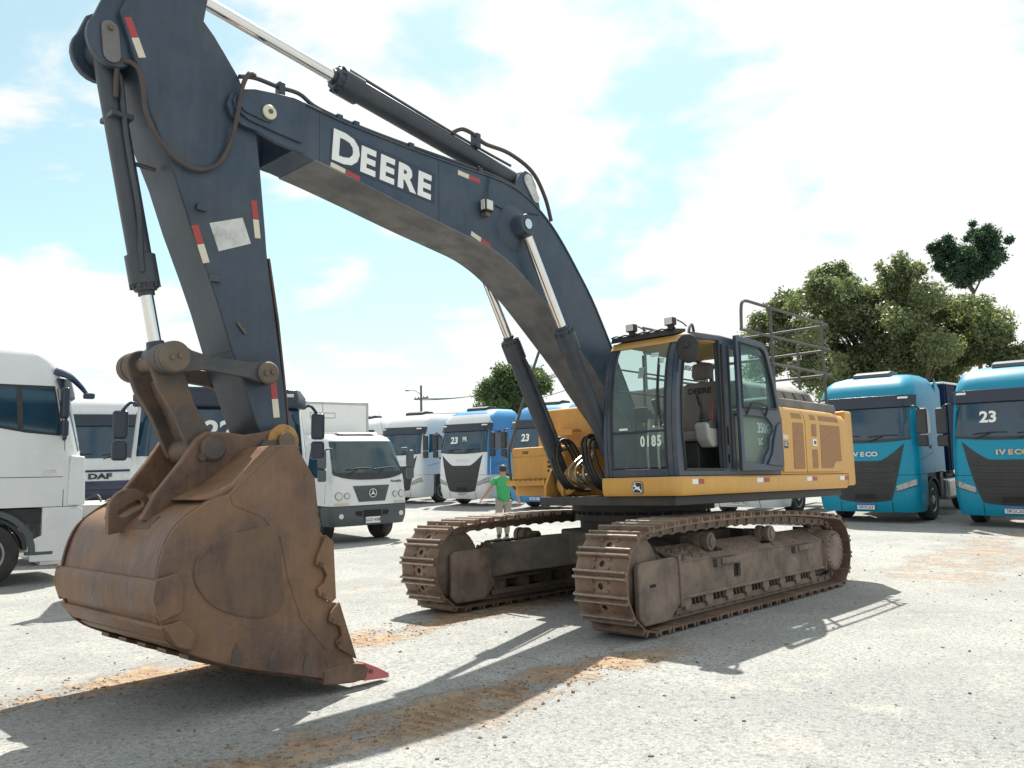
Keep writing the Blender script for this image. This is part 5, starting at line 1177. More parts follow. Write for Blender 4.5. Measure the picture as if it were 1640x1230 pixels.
def front_axle(root, x, r, hw):
    for s in (1, -1):
        wheel(root, x, s * (hw - 0.18), r, 0.33, s)
        arch = circ(x, r, r + 0.10, 14, 5, 175); arch2 = circ(x, r, r + 0.045, 14, 5, 175)[::-1]
        b = B(); b.prism(arch + arch2, s * (hw - 0.36), s * (hw + 0.005)); b.o('wheel_arch', TPLAS, root, bevel=0.006)
    b = B(); b.cyl((x, -hw + 0.3, r), (x, hw - 0.3, r), 0.07, n=10); b.o('axle', CHAS, root)
def mirror_pair(root, x, hw, z, h, arm_z, w=0.26, kind=TPLAS, split=True, out=0.10):
    for s in (1, -1):
        y0 = s * (hw + out); y1 = s * (hw + out + w)
        b = B(); b.box(x - 0.06, x + 0.06, min(y0, y1), max(y0, y1), z, z + h); mo_ = b.o('wing_mirror', kind, root, bevel=0.045, seg=3)
        if split:
            b = B(); b.box(x - 0.055, x + 0.055, min(y0, y1), max(y0, y1), z - 0.30, z - 0.025); b.o('mirror_head', kind, mo_, bevel=0.04, seg=3)
        b = B(); b.tube([(x, s * (hw - 0.03), arm_z), (x + 0.05, s * (hw + out * 0.8), arm_z), (x, (y0 + y1) / 2, z + h - 0.03)], 0.022, 8); b.o('mirror_arm', kind, mo_)
def wipers(S, root, z, ys):
    for y0, y1 in ys:
        b = B(); b.tube([S.pt(lerp(y0, y1, k / 5), z + 0.05 + 0.035 * math.sin(k / 5 * 2.2), 0.035) for k in range(6)], 0.011, 6); b.tube([S.pt(y0 + 0.02, z - 0.06, 0.03), S.pt(lerp(y0, y1, 0.5), z + 0.06, 0.045)], 0.011, 6); b.o('wiper', RUB, root)

IV_P = [(0.28, -0.06, 1.19), (0.42, -0.01, 1.22), (0.70, 0.03, 1.245), (1.05, 0.05, 1.25), (1.55, 0.03, 1.25), (2.02, -0.02, 1.245), (2.45, -0.10, 1.23), (2.88, -0.20, 1.205), (3.16, -0.27, 1.185), (3.32, -0.34, 1.16), (3.50, -0.48, 1.10), (3.62, -0.66, 1.01), (3.70, -0.90, 0.90), (3.74, -1.20, 0.80)]
def roof_cap(S, root, paint, z0, z1, xb, flat):
    """upper cab with the roof rising to the rear"""
    pass
def iveco(name, label, x, y, rot, paint, plate, num=None, sidep=None, group='sleeper cab trucks parked in a row', lamp=True, roofc=TPLAS, side_tint=None):
    root = empty(name); tag(root, label, 'truck', group); place(root, x, y, rot)
    S = Surf(IV_P, -2.28)
    sidep = sidep or paint
    S.hull(1.20, 3.735, 26).o('cab', sidep, root, bevel=0.0)
    fp = None
    if sidep is not paint:      # front panels in the other colour
        S.patch(lambda u, v: lerp(-1.235, 1.235, u) * (1 if v < 2 else 1), lambda u, v: lerp(1.20, 2.05, v), 0.006, 24, 8).o('front_panel', paint, root)
        S.patch(lambda u, v: lerp(-1.0, 1.0, u) * lerp(1.17, 0.97, v), lambda u, v: lerp(3.15, 3.52, v), 0.006, 20, 6).o('roof_panel', paint, root)
    bp = S.hull(0.28, 1.19, 10, -0.80).o('bumper', paint, root)
    for s in (1, -1):
        b = B(); b.box(-0.98, -0.802, min(s * 0.9, s * 1.215), max(s * 0.9, s * 1.215), 0.38, 1.18); st_ = b.o('entry_step', TGREY, root, bevel=0.02)
        b = B(); b.box(-2.26, -1.96, min(s * 0.95, s * 1.23), max(s * 0.95, s * 1.23), 0.55, 1.19); b.o('rear_mudguard', TPLAS, root, bevel=0.03)
        S.side([(-0.50, 2.10), (-0.60, 2.86), (-1.22, 2.86), (-1.42, 2.75), (-1.46, 2.42), (-1.40, 2.22)], s).o('side_window', TGLASS, root, smooth=False)
        S.side([(-1.36, 1.90), (-1.18, 1.90), (-1.14, 1.82), (-1.34, 1.80)], s, 0.012).o('door_handle', TPLAS, root, bevel=0.004)
        S.side([(-1.49, 1.22), (-1.475, 1.22), (-1.475, 2.95), (-1.49, 2.95)], s, 0.002).o('door_gap', DARK, root, smooth=False)
        S.side([(-0.42, 1.55), (-1.47, 1.70), (-1.47, 1.715), (-0.42, 1.565)], s, 0.004).o('door_crease', TPLAS, root, smooth=False)
    # windscreen, visor, panel beneath
    S.patch(lambda u, v: lerp(-1.10, 1.10, u) * lerp(1.02, 0.985, v), lambda u, v: lerp(2.06 + 0.03 * (2 * u - 1) ** 2, 2.90, v), 0.012, 20, 8).o('windscreen', TGLASS, root)
    S.patch(lambda u, v: lerp(-1.10, 1.10, u) * 1.03, lambda u, v: lerp(2.0 + 0.06 * (2 * u - 1) ** 2, 2.075 + 0.03 * (2 * u - 1) ** 2, v), 0.016, 20, 2).o('cowl', TPLAS, root)
    vs_ = S.patch(lambda u, v: lerp(-1.165, 1.165, u), lambda u, v: lerp(2.86, 3.15, v), 0.085, 20, 4, 0.06).o('sun_visor', TVIS, root, bevel=0.008)
    for s in (1, -1):
        S.patch(lambda u, v: s * lerp(0.86, 1.04, u), lambda u, v: lerp(3.05, 3.10, v), 0.093, 4, 2, 0.01).o('marker_lamp', WHITE, vs_, bevel=0.003)
    # grille with slats
    zt = lambda u: 1.55 + 0.42 * max(0, (abs(2 * u - 1) - 0.42) / 0.58) ** 1.25
    gr = S.patch(lambda u, v: (2 * u - 1) * lerp(0.62, 0.99, v ** 0.8), lambda u, v: lerp(0.52 + 0.06 * (2 * u - 1) ** 2, zt(u), v), 0.010, 26, 10).o('grille', TPLAS, root)
    for k in range(6):
        zz = 0.64 + k * 0.155; hwg = lerp(0.56, 0.80, k / 5)
        S.patch(lambda u, v: (2 * u - 1) * hwg, lambda u, v: zz + 0.055 * v + 0.02 * (2 * u - 1) ** 2, 0.026, 12, 2, 0.02).o('slat', TPLAS, gr, bevel=0.004)
    b = B(); b.box(0.055, 0.062, -0.23, 0.23, 0.60, 0.72); b.o('mesh_opening', DARK, gr)
    for s in (1, -1):
        S.patch(lambda u, v: s * lerp(0.76, 1.20, u), lambda u, v: lerp(0.80 + 0.15 * u, 0.93 + 0.17 * u, v), 0.014, 8, 3).o('headlight', HLAMP, root, bevel=0.004)
        S.patch(lambda u, v: s * lerp(0.74, 1.215, u), lambda u, v: lerp(0.785 + 0.15 * u, 0.80 + 0.15 * u, v), 0.016, 8, 2).o('headlight_trim', TPLAS, root)
        S.patch(lambda u, v: s * lerp(0.62, 0.635, u), lambda u, v: lerp(0.29, 0.53, v), 0.004, 2, 3).o('bumper_joint', DARK, root, smooth=False)
    for k, ch in enumerate('IVECO'):
        yy = (-0.27, -0.16, 0.0, 0.145, 0.295)[k]
        text('brand_lettering', ch, 0.155, BRIGHT, root, (S.x(yy, 1.72) + 0.016, yy, 1.715), (0, 1, 0), (0, 0, 1), 0.006, 0.006, 1.3)
    number_plate(root, 0.015, 0.415, plate)
    wipers(S, root, 2.09, ((-0.75, -0.05), (0.15, 0.85)))
    if num:
        t_ = text('windscreen_number', num, 0.36, WHITE, root, (S.x(-0.42, 2.52) + 0.020, -0.42, 2.52), (0, 1, 0), Vector((-0.22, 0, 1)), 0.002, 0.012, 1.0)
    mirror_pair(root, -0.12, 1.22, 2.18, 0.62, 2.86, 0.24, TPLAS, True, 0.07)
    front_axle(root, -1.40, 0.50, 1.22)
    chassis(root, 6.3, (-5.2,), 0.50)
    b = B(); b.box(-2.15, -0.4, -1.16, 1.16, 0.95, 1.195); b.o('cab_floor', TPLAS, root)
    # roof unit
    b = B(); b.prism([(-0.95, 3.70), (-1.00, 3.80), (-1.25, 3.86), (-1.72, 3.84), (-1.80, 3.74), (-1.78, 3.70)], -0.46, 0.46); b.o('roof_air_conditioner', roofc, root, bevel=0.03, seg=3)
    # rear roof hump and side deflectors
    b = B(); b.prism([(-1.15, 3.70), (-1.70, 3.80), (-2.20, 3.86), (-2.27, 3.80), (-2.27, 3.40), (-1.4, 3.4)], -0.78, 0.78) if False else None
    for s in (1, -1):
        b2 = B(); b2.prism([(-2.29, 1.2), (-2.75, 1.15), (-2.72, 3.35), (-2.29, 3.65)], s * 1.14, s * 1.17); b2.o('side_deflector', sidep, root, bevel=0.01)
    return root
REDP = None
iveco('truck', 'teal blue sleeper cab truck nearest the excavator rear, windscreen without a number', -12.3, -1.65, 0.5, TBLUE, 'SIK5C63', roofc=TGREY)
iveco('truck', 'teal blue truck at the right edge with white 23 on its windscreen', -12.25, 1.62, 0.0, TBLUE, 'SIK5C65', '23', roofc=TGREY)
iveco('truck', 'white truck seen under the excavator body, only its bumper and wheel showing', -12.7, -5.35, 1.0, TWHITE, 'SIW5C79')
iveco('truck', 'white truck hidden behind the excavator cab and boom', -12.7, -9.2, 3.0, TWHITE, 'SIX3A41')
iveco('truck', 'sky blue truck with white 23 behind the yellow tool box of the excavator', -12.55, -13.0, 6.0, TBLUE2, 'SJA2B71', '23')
r8 = iveco('truck', 'truck with white front, blue cab side and 23 R on its windscreen', -12.8, -16.95, 8.0, TWHITE, 'SIY7D31', '23', TBLUE2)
S8 = Surf(IV_P, -2.28)
b = B(); b.box(S8.x(0, 2.5) + 0.018, S8.x(0, 2.5) + 0.021, 0.0, 0.20, 2.36, 2.66); bx = b.o('windscreen_card', M('pale_card', (0.45, 0.55, 0.52), 0.5), r8, smooth=False)
text('windscreen_letter', 'R', 0.26, BLACKV, r8, (S8.x(0, 2.5) + 0.024, 0.10, 2.51), (0, 1, 0), Vector((-0.22, 0, 1)), 0.001, 0.006)
iveco('truck', 'white truck with black grille beside the small white box truck', -12.7, -20.7, 8.0, TWHITE, 'SIZ4F18')
iveco('truck', 'white truck whose roof just shows right of the cargo box', -12.8, -24.4, 8.0, TWHITE, 'SJB6K52')
# dark trailer between the two teal trucks
TR = empty('box_trailer'); tag(TR, 'dark navy high sided trailer coupled behind the teal truck next to the excavator', 'trailer')
place(TR, -15.3, -1.72, 0.5, -2, -8)
b = B(); b.box(-9, 0, -1.25, 1.25, 1.18, 3.52); b.o('trailer_body', TARP, TR, bevel=0.03)
b = B(); b.box(-9, 0.02, -1.27, 1.27, 3.522, 3.58); b.o('tarpaulin_edge', BOXW, TR, bevel=0.02)
for k in range(10):
    b = B(); b.box(-9 + k * 0.98, -8.94 + k * 0.98, 1.2505, 1.275, 1.2, 3.5); b.o('side_rib', TARP, TR)
for x in (-7.8, -6.5):
    for s in (1, -1): wheel(TR, x, s * 0.95, 0.5, 0.5, s)
b = B(); b.box(-8.8, -0.3, -0.5, 0.5, 1.06, 1.175); b.o('trailer_chassis', CHAS, TR)
for s in (1, -1):
    b = B(); b.box(-1.6, -1.45, min(s * .6, s * .75), max(s * .6, s * .75), 0.35, 1.05); b.o('landing_leg', CHAS, TR)

# --- DAF trucks
DF_P = [(0.30, -0.05, 1.19), (0.55, 0.0, 1.23), (0.95, 0.03, 1.25), (1.50, 0.03, 1.25), (1.95, -0.01, 1.245), (2.20, -0.06, 1.24), (2.95, -0.20, 1.20), (3.25, -0.27, 1.18), (3.45, -0.34, 1.16), (3.62, -0.46, 1.12), (3.74, -0.68, 1.04), (3.80, -1.0, 0.92)]
DF_P = [(z + (0.14 if z > 1 else 0.0), f, h) for z, f, h in DF_P]
def daf(label, x, y, rot, plate, group=None):
    root = empty('truck'); tag(root, label, 'truck', group); place(root, x, y, rot)
    S = Surf(DF_P, -2.25, 0.26)
    S.hull(1.24, 3.94, 26).o('cab', TWHITE, root)
    S.hull(0.30, 1.23, 8, -0.62).o('bumper', TWHITE, root)
    S.patch(lambda u, v: lerp(-1.12, 1.12, u), lambda u, v: lerp(2.16, 3.09, v), 0.010, 20, 8).o('windscreen', TGLASS, root)
    S.patch(lambda u, v: lerp(-1.17, 1.17, u), lambda u, v: lerp(3.04, 3.36, v), 0.09, 20, 4, 0.06).o('sun_visor', TVIS, root, bevel=0.01)
    gr = S.patch(lambda u, v: lerp(-0.95, 0.95, u), lambda u, v: lerp(0.60, 1.54, v), 0.006, 20, 6).o('grille', TNAVY, root)
    for z0, z1 in ((1.78, 1.84),): S.patch(lambda u, v: lerp(-1.0, 1.0, u), lambda u, v: lerp(z0, z1, v), 0.012, 20, 2).o('grille_slot', TNAVY, root)
    for k in range(4):
        zz = 0.72 + k * 0.18
        S.patch(lambda u, v: lerp(-0.92, 0.92, u), lambda u, v: zz + 0.06 * v, 0.03, 16, 2).o('slat', TPLAS if k else BRIGHT, gr, bevel=0.004)
    text('brand_lettering', 'DAF', 0.20, TPLAS, root, (S.x(0, 1.66) + 0.012, 0, 1.66), (0, 1, 0), (0, 0, 1), 0.006, 0.01, 1.55)
    for s in (1, -1):
        S.patch(lambda u, v: s * lerp(0.80, 1.16, u), lambda u, v: lerp(0.62, 0.92, v), 0.014, 8, 3).o('headlight', HLAMP, root, bevel=0.006)
        S.patch(lambda u, v: s * lerp(0.55, 0.98, u), lambda u, v: lerp(1.58 , 1.73, v) + 0.02 * u, 0.020, 8, 3).o('panel_corner', TWHITE, root, bevel=0.006)
        # corner air deflector, door glass, trim
        b = B(); b.prism([(0.0, 1.25), (-0.02, 2.06), (-0.24, 2.08), (-0.27, 1.25)], s * 1.17, s * 1.285); b.o('corner_deflector', TWHITE, root, bevel=0.03, seg=3)
        S.side([(-0.40, 2.44), (-0.52, 3.20), (-1.48, 3.20), (-1.55, 3.14), (-1.55, 2.62), (-0.90, 2.50)], s, 0.006).o('side_window', TGLASS, root, smooth=False)
        S.side([(-0.36, 2.40), (-0.50, 3.24), (-1.52, 3.24), (-1.60, 3.14), (-1.60, 2.58), (-0.90, 2.45)], s, 0.002).o('window_seal', RUB, root, smooth=False)
        S.side([(-0.94, 2.52), (-0.98, 3.20), (-1.06, 3.20), (-1.02, 2.52)], s, 0.012).o('window_bar', RUB, root, smooth=False)
        S.side([(-0.335, 1.24), (-0.325, 1.24), (-0.325, 2.4), (-0.46, 3.2), (-0.47, 3.2), (-0.335, 2.4)], s, 0.003).o('door_gap', DARK, root, smooth=False)
        S.side([(-1.62, 1.24), (-1.61, 1.24), (-1.61, 3.2), (-1.62, 3.2)], s, 0.003).o('door_gap', DARK, root, smooth=False)
        S.side([(-0.34, 1.72), (-1.6, 1.72), (-1.6, 1.73), (-0.34, 1.73)], s, 0.003).o('door_gap', DARK, root, smooth=False)
        S.side([(-1.55, 1.84), (-1.30, 1.84), (-1.30, 1.96), (-1.55, 1.96)], s, 0.012).o('door_handle', TNAVY, root, bevel=0.01)
        b = B(); b.prism([(-0.05, 0.34), (-0.78, 0.36), (-0.80, 0.70), (-0.62, 0.78), (-0.40, 1.20), (-0.02, 1.20)], s * 1.195, s * 1.245); b.o('step_panel', TWHITE, root, bevel=0.02)
        b = B(); b.box(-0.84, -0.45, min(s * 1.10, s * 1.255), max(s * 1.10, s * 1.255), 0.47, 0.52); b.o('entry_step', TGREY, root, bevel=0.01)
        text('model_lettering', 'XF', 0.10, BRIGHT, root, (-0.55, s * (S.hw(1.78) + 0.006), 1.80), (-s, 0, 0), (0, 0, 1), 0.003, 0.003, 1.5, 0.2)
        b = B(); b.tube([(-0.50, s * 1.13, 3.50), (-0.30, s * 1.19, 3.42), (-0.12, s * 1.21, 3.25), (-0.02, s * 1.21, 3.12)], [0.07, 0.03], 10); b.o('mirror_arm', TNAVY, root)
        b = B(); b.box(-0.07, 0.10, min(s * 1.13, s * 1.29), max(s * 1.13, s * 1.29), 3.04, 3.14); b.o('front_mirror', TNAVY, root, bevel=0.03, seg=3)
    mirror_pair(root, -0.38, 1.23, 2.68, 0.52, 2.40, 0.24, TVIS, True, 0.06)
    front_axle(root, -1.42, 0.51, 1.22)
    for s in (1, -1):
        arch = circ(-1.42, 0.51, 0.72, 16, 0, 150); a2 = circ(-1.42, 0.51, 0.625, 16, 0, 150)[::-1]
        b = B(); b.prism(arch + a2, s * 1.20, s * 1.262); b.o('arch_trim', TGREY, root, bevel=0.008)
    number_plate(root, 0.0, 0.45, plate)
    wipers(S, root, 2.19, ((-0.8, -0.2), (0.05, 0.7)))
    chassis(root, 6.2, (-5.2,), 0.51)
    b = B(); b.box(-2.2, -0.4, -1.15, 1.15, 0.98, 1.215); b.o('cab_floor', TPLAS, root)
    b = B(); b.cyl((-1.2, 0.3, 3.94), (-2.3, 0.5, 4.0), 0.008, n=6); b.o('antenna', RUB, root)
    return root
daf('white truck seen from its side at the left edge of the photo', 3.50, -9.95, 172, 'SGA5D20', )
daf('white truck facing the camera with a wide dark windscreen at the far left', 0.2, -17.6, 72, 'SGB1H27')

# --- white truck with 22 on the windscreen (behind the stick)
MB_P = [(0.35, -0.03, 1.16), (0.9, 0.03, 1.22), (1.6, 0.03, 1.23), (1.95, 0.0, 1.22), (2.7, -0.17, 1.16), (2.92, -0.22, 1.13), (3.0, -0.45, 1.02), (3.04, -0.8, 0.9)]
def t22():
    root = empty('truck'); tag(root, 'white truck with 22 on its windscreen, standing behind the stick and bucket', 'truck'); place(root, 3.05, -5.2, 66)
    S = Surf(MB_P, -1.95, 0.2)
    S.hull(1.05, 3.04, 18).o('cab', TWHITE, root)
    S.hull(0.35, 1.04, 6, -0.6).o('bumper', TGREY, root)
    S.patch(lambda u, v: lerp(-1.12, 1.12, u) * lerp(1.02, 0.98, v), lambda u, v: lerp(1.98, 2.72, v), 0.01, 20, 6).o('windscreen', TGLASS, root)
    S.patch(lambda u, v: lerp(-1.14, 1.14, u), lambda u, v: lerp(2.68, 2.93, v), 0.11, 20, 4, 0.07).o('sun_visor', TVIS, root, bevel=0.03, seg=3)
    for s in (1, -1):
        S.patch(lambda u, v: s * lerp(0.82, 0.98, u), lambda u, v: lerp(2.84, 2.89, v), 0.125, 4, 2, 0.02).o('marker_lamp', LENS, root, bevel=0.008)
        S.side([(-0.25, 1.95), (-0.42, 2.62), (-1.2, 2.62), (-1.25, 2.0)], s, 0.006).o('side_window', TGLASS, root, smooth=False)
        S.patch(lambda u, v: s * lerp(0.70, 1.08, u), lambda u, v: lerp(1.10, 1.30, v), 0.014, 6, 3).o('headlight', HLAMP, root, bevel=0.006)
    S.patch(lambda u, v: lerp(-0.8, 0.8, u), lambda u, v: lerp(1.12, 1.72, v), 0.008, 14, 4).o('grille', TPLAS, root)
    text('windscreen_number', '22', 0.40, WHITE, root, (S.x(-0.05, 2.35) + 0.022, -0.05, 2.34), (0, 1, 0), Vector((-0.2, 0, 1)), 0.002, 0.012, 1.05)
    mirror_pair(root, -0.02, 1.20, 2.22, 0.40, 2.72, 0.20, TVIS, True, 0.06)
    front_axle(root, -1.25, 0.5, 1.18); chassis(root, 6.0, (-5.0,), 0.5)
    number_plate(root, 0.0, 0.55, 'FHR2C64')
    b = B(); b.box(-1.9, -0.4, -1.1, 1.1, 0.9, 1.045); b.o('cab_floor', TPLAS, root)
t22()

# --- small box truck
AC_P = [(0.42, -0.02, 1.02), (0.60, 0.03, 1.06), (0.88, 0.02, 1.07), (1.10, 0.0, 1.06), (1.50, -0.03, 1.04), (1.72, -0.10, 1.02), (2.40, -0.42, 0.93), (2.50, -0.50, 0.91), (2.58, -0.68, 0.86), (2.62, -0.95, 0.80)]
def accelo():
    root = empty('box_truck'); tag(root, 'small white box truck with a round three pointed star on its grille', 'truck'); place(root, -3.24, -9.97, 83.8, -1.0, -4.4)
    S = Surf(AC_P, -1.95, 0.2, 0.07)
    S.hull(0.90, 2.62, 18).o('cab', TWHITE, root)
    S.hull(0.42, 0.885, 6, -0.55).o('bumper', TGREY, root)
    S.patch(lambda u, v: lerp(-0.93, 0.93, u) * lerp(1.03, 0.93, v), lambda u, v: lerp(1.62 + 0.03 * (2 * u - 1) ** 2, 2.42, v), 0.012, 20, 8).o('windscreen', M('small_truck_glass', (0.02, 0.05, 0.06), 0.05, var=0.4, scale=2.2, spec=0.8), root)
    S.patch(lambda u, v: lerp(-0.94, 0.94, u), lambda u, v: lerp(1.50 + 0.12 * abs(2 * u - 1) ** 3, 1.66 + 0.02 * abs(2 * u - 1), v), 0.018, 20, 3).o('cowl', TPLAS, root)
    g = S.patch(lambda u, v: (2 * u - 1) * lerp(0.36, 0.50, v), lambda u, v: lerp(0.98, 1.36, v), 0.012, 14, 6).o('grille', TGREY, root, bevel=0.006)
    for k in range(3):
        zz = 1.03 + k * 0.10; hg = 0.34 + 0.04 * k
        S.patch(lambda u, v: (2 * u - 1) * hg, lambda u, v: zz + 0.04 * v, 0.026, 10, 2).o('slat', TGREY, g, bevel=0.004)
    # star emblem
    xe = S.x(0, 1.18) + 0.045
    b = B(); b.holed(circ(0, 1.18, 0.105, 28), [circ(0, 1.18, 0.092, 28)], xe, xe + 0.012, axis='x'); em = b.o('star_emblem', BRIGHT, root)
    star = []
    for k in range(3):
        a = 90 + 120 * k; star += [(0.098 * math.cos(RAD(a)), 1.18 + 0.098 * math.sin(RAD(a))), (0.020 * math.cos(RAD(a + 60)), 1.18 + 0.020 * math.sin(RAD(a + 60)))]
    b = B(); b.prism(star, xe + 0.001, xe + 0.014, axis='x'); b.o('star', BRIGHT, em)
    for s in (1, -1):
        S.patch(lambda u, v: s * lerp(0.56, 1.0, u), lambda u, v: lerp(1.0, 1.30 - 0.05 * u, v), 0.006, 8, 4).o('lamp_panel', TWHITE, root, bevel=0.004)
        for yy, r_ in ((0.86, 0.085), (0.66, 0.065)):
            p = S.pt(s * yy, 1.13, 0.01); b = B(); b.lathe([(r_, 0), (r_, 0.012), (r_ * 0.8, 0.02), (r_ * 0.75, 0.008), (0.01, 0.012)], p, (1, s * 0.15, 0.05), 22); b.o('headlight', LENS, root)
            b = B(); b.lathe([(r_ + 0.012, -0.01), (r_ + 0.012, 0.006), (r_, 0.008)], p, (1, s * 0.15, 0.05), 22); b.o('headlight_ring', TGREY, root)
        S.patch(lambda u, v: s * lerp(0.62, 0.98, u), lambda u, v: lerp(0.915, 0.965, v), 0.012, 6, 2).o('turn_signal', M('pale_signal_lens', (0.55, 0.45, 0.36), 0.2, var=0.1), root, bevel=0.004)
        p = S.pt(s * 0.82, 0.66, 0.0); b = B(); b.lathe([(0.06, 0), (0.06, 0.02), (0.04, 0.024), (0.01, 0.02)], p, (1, 0, 0), 18); b.o('fog_lamp', LENS, root)
        S.side([(-0.42, 1.62), (-0.62, 2.30), (-1.30, 2.30), (-1.34, 1.60), (-0.8, 1.55)], s, 0.006).o('side_window', TGLASS, root, smooth=False)
        S.side([(-1.40, 0.95), (-1.39, 0.95), (-1.39, 2.4), (-1.40, 2.4)], s, 0.003).o('door_gap', DARK, root, smooth=False)
        S.side([(-0.36, 0.95), (-0.35, 0.95), (-0.35, 1.6), (-0.36, 1.6)], s, 0.003).o('door_gap', DARK, root, smooth=False)
    text('model_lettering', 'ML180', 0.085, BLACKV, root, (S.x(0.70, 1.44) + 0.01, 0.70, 1.44), (0, 1, 0), (0, 0, 1), 0.002, 0.002, 1.2, 0.2) if False else text('model_lettering', 'Accelo', 0.085, BLACKV, root, (S.x(0.70, 1.44) + 0.012, 0.70, 1.445), (0, 1, 0), (0, 0, 1), 0.002, 0.002, 1.4, 0.2)
    b = B(); b.box(0.025, 0.034, -0.24, 0.24, 0.60, 0.78); b.o('bumper_opening', DARK, root)
    for s in (1, -1):
        b = B(); b.prism([(s * 0.28, 0.64), (s * 0.42, 0.66), (s * 0.46, 0.72), (s * 0.42, 0.77), (s * 0.28, 0.76)], 0.030, 0.034, axis='x'); b.o('bumper_opening', DARK, root)
    number_plate(root, 0.045, 0.545, 'GCD 4188', 0.40, 0.15, False)
    wipers(S, root, 1.68, ((-0.65, 0.0), (0.1, 0.72)))
    mirror_pair(root, -0.20, 1.0, 1.78, 0.42, 2.24, 0.20, TGREY, True, 0.12)
    front_axle(root, -1.0, 0.42, 1.0)
    for s in (1, -1):
        wheel(root, -4.4, s * 0.86, 0.42, 0.5, s)
        b = B(); b.box(-6.6, -1.9, s * 0.32, s * 0.40, 0.62, 0.86); b.o('frame_rail', CHAS, root)
    b = B(); b.box(-1.9, -0.3, -0.98, 0.98, 0.74, 0.895); b.o('cab_floor', TPLAS, root)
    b = B(); b.box(-6.7, -2.05, -1.1, 1.1, 0.90, 3.48); bx = b.o('cargo_box', BOXW, root, bevel=0.012)
    for s in (1, -1):
        b = B(); b.box(-2.075, -2.035, min(s * 1.05, s * 1.112), max(s * 1.05, s * 1.112), 0.90, 3.49); b.o('corner_post', TANK, bx, bevel=0.006)
    b = B(); b.box(-2.07, -2.035, -1.05, 1.05, 3.42, 3.492); b.o('top_rail', TANK, bx, bevel=0.006)
    b = B(); b.box(-2.049, -2.044, -0.245, -0.235, 0.92, 3.42); b.o('panel_joint', TGREY, bx)
    for y0, y1 in ((-0.60, -0.27), (-0.21, 0.12)):
        b = B(); b.holed([(y0, 3.06), (y1, 3.06), (y1, 3.20), (y0, 3.20)], [[(y0 + .012, 3.072), (y1 - .012, 3.072), (y1 - .012, 3.188), (y0 + .012, 3.188)]], -2.0485, -2.0455, axis='x'); b.o('sign_frame', TGREY, bx, smooth=False)
    b = B(); b.cyl((-0.75, 0.80, 2.55), (-1.1, 0.86, 3.2), 0.005, n=5); b.o('antenna', RUB, root)
    b = B(); b.prism([(-0.72, 2.612), (-0.80, 2.66), (-1.5, 2.67), (-1.55, 2.63)], -0.5, 0.6); b.o('roof_hatch', TWHITE, root, bevel=0.015)
accelo()

# --- low trailer chassis at the far left
LC = empty('trailer_chassis'); tag(LC, 'low white trailer deck with one tyre showing between the white truck and the bucket', 'trailer')
place(LC, 0.6, -11.9, 150, -1.0, -3.0)
b = B(); b.box(-4.5, 0, -1.1, 1.1, 0.92, 1.18); b.o('deck', M('weathered_white_deck', (0.55, 0.54, 0.52), 0.6, var=0.1, dust=(0.3, 0.26, 0.22), damt=0.6), LC, bevel=0.02)
for x in (-1.1, -2.4):
    for s in (1, -1):
        wheel(LC, x, s * 0.92, 0.48, 0.32, s)
        ar = circ(x, 0.48, 0.60, 12, 20, 160); a2 = circ(x, 0.48, 0.56, 12, 20, 160)[::-1]; b = B(); b.prism(ar + a2, s * 0.74, s * 1.12); b.o('mudguard', TPLAS, LC)
b = B(); b.box(-4.3, -0.2, -0.45, 0.45, 0.60, 0.915); b.o('chassis_beam', CHAS, LC)
for k in range(3):
    b = B(); b.tube([(-0.6 - k * .5, 0.2, 1.18), (-0.7 - k * .5, 0.3, 1.32), (-0.9 - k * .5, 0.25, 1.25), (-1.0 - k * .5, 0.1, 1.19)], 0.025, 6); b.o('lashing_strap', RUB, LC)

# ------------------------------------------------------------------ person walking away from the camera
def skin_mesh(name, verts, edges, mat, parent, sub=2, root_i=0):
    me = bpy.data.meshes.new(name); me.from_pydata([v[:3] for v in verts], edges, [])
    o = bpy.data.objects.new(name, me); COL.objects.link(o)
    sk = o.modifiers.new('skin', 'SKIN'); sk.use_smooth_shade = True
    ly = me.skin_vertices[0] if me.skin_vertices else None
    if ly is None:
        bmx = bmesh.new(); bmx.from_mesh(me); bmx.verts.layers.skin.verify(); bmx.to_mesh(me); bmx.free(); ly = me.skin_vertices[0]
    for i, v in enumerate(verts):
        r = v[3]; ly.data[i].radius = (r, r) if not isinstance(r, tuple) else r
        ly.data[i].use_root = (i == root_i)
    sb = o.modifiers.new('sub', 'SUBSURF'); sb.levels = sub; sb.render_levels = sub
    dg = bpy.context.evaluated_depsgraph_get(); dg.update()
    m2 = bpy.data.meshes.new_from_object(o.evaluated_get(dg)); m2.name = name
    bpy.data.objects.remove(o)
    m2.materials.clear(); m2.materials.append(mat)
    for p in m2.polygons: p.use_smooth = True
    ob = bpy.data.objects.new(name, m2); COL.objects.link(ob); ob.parent = parent
    return ob
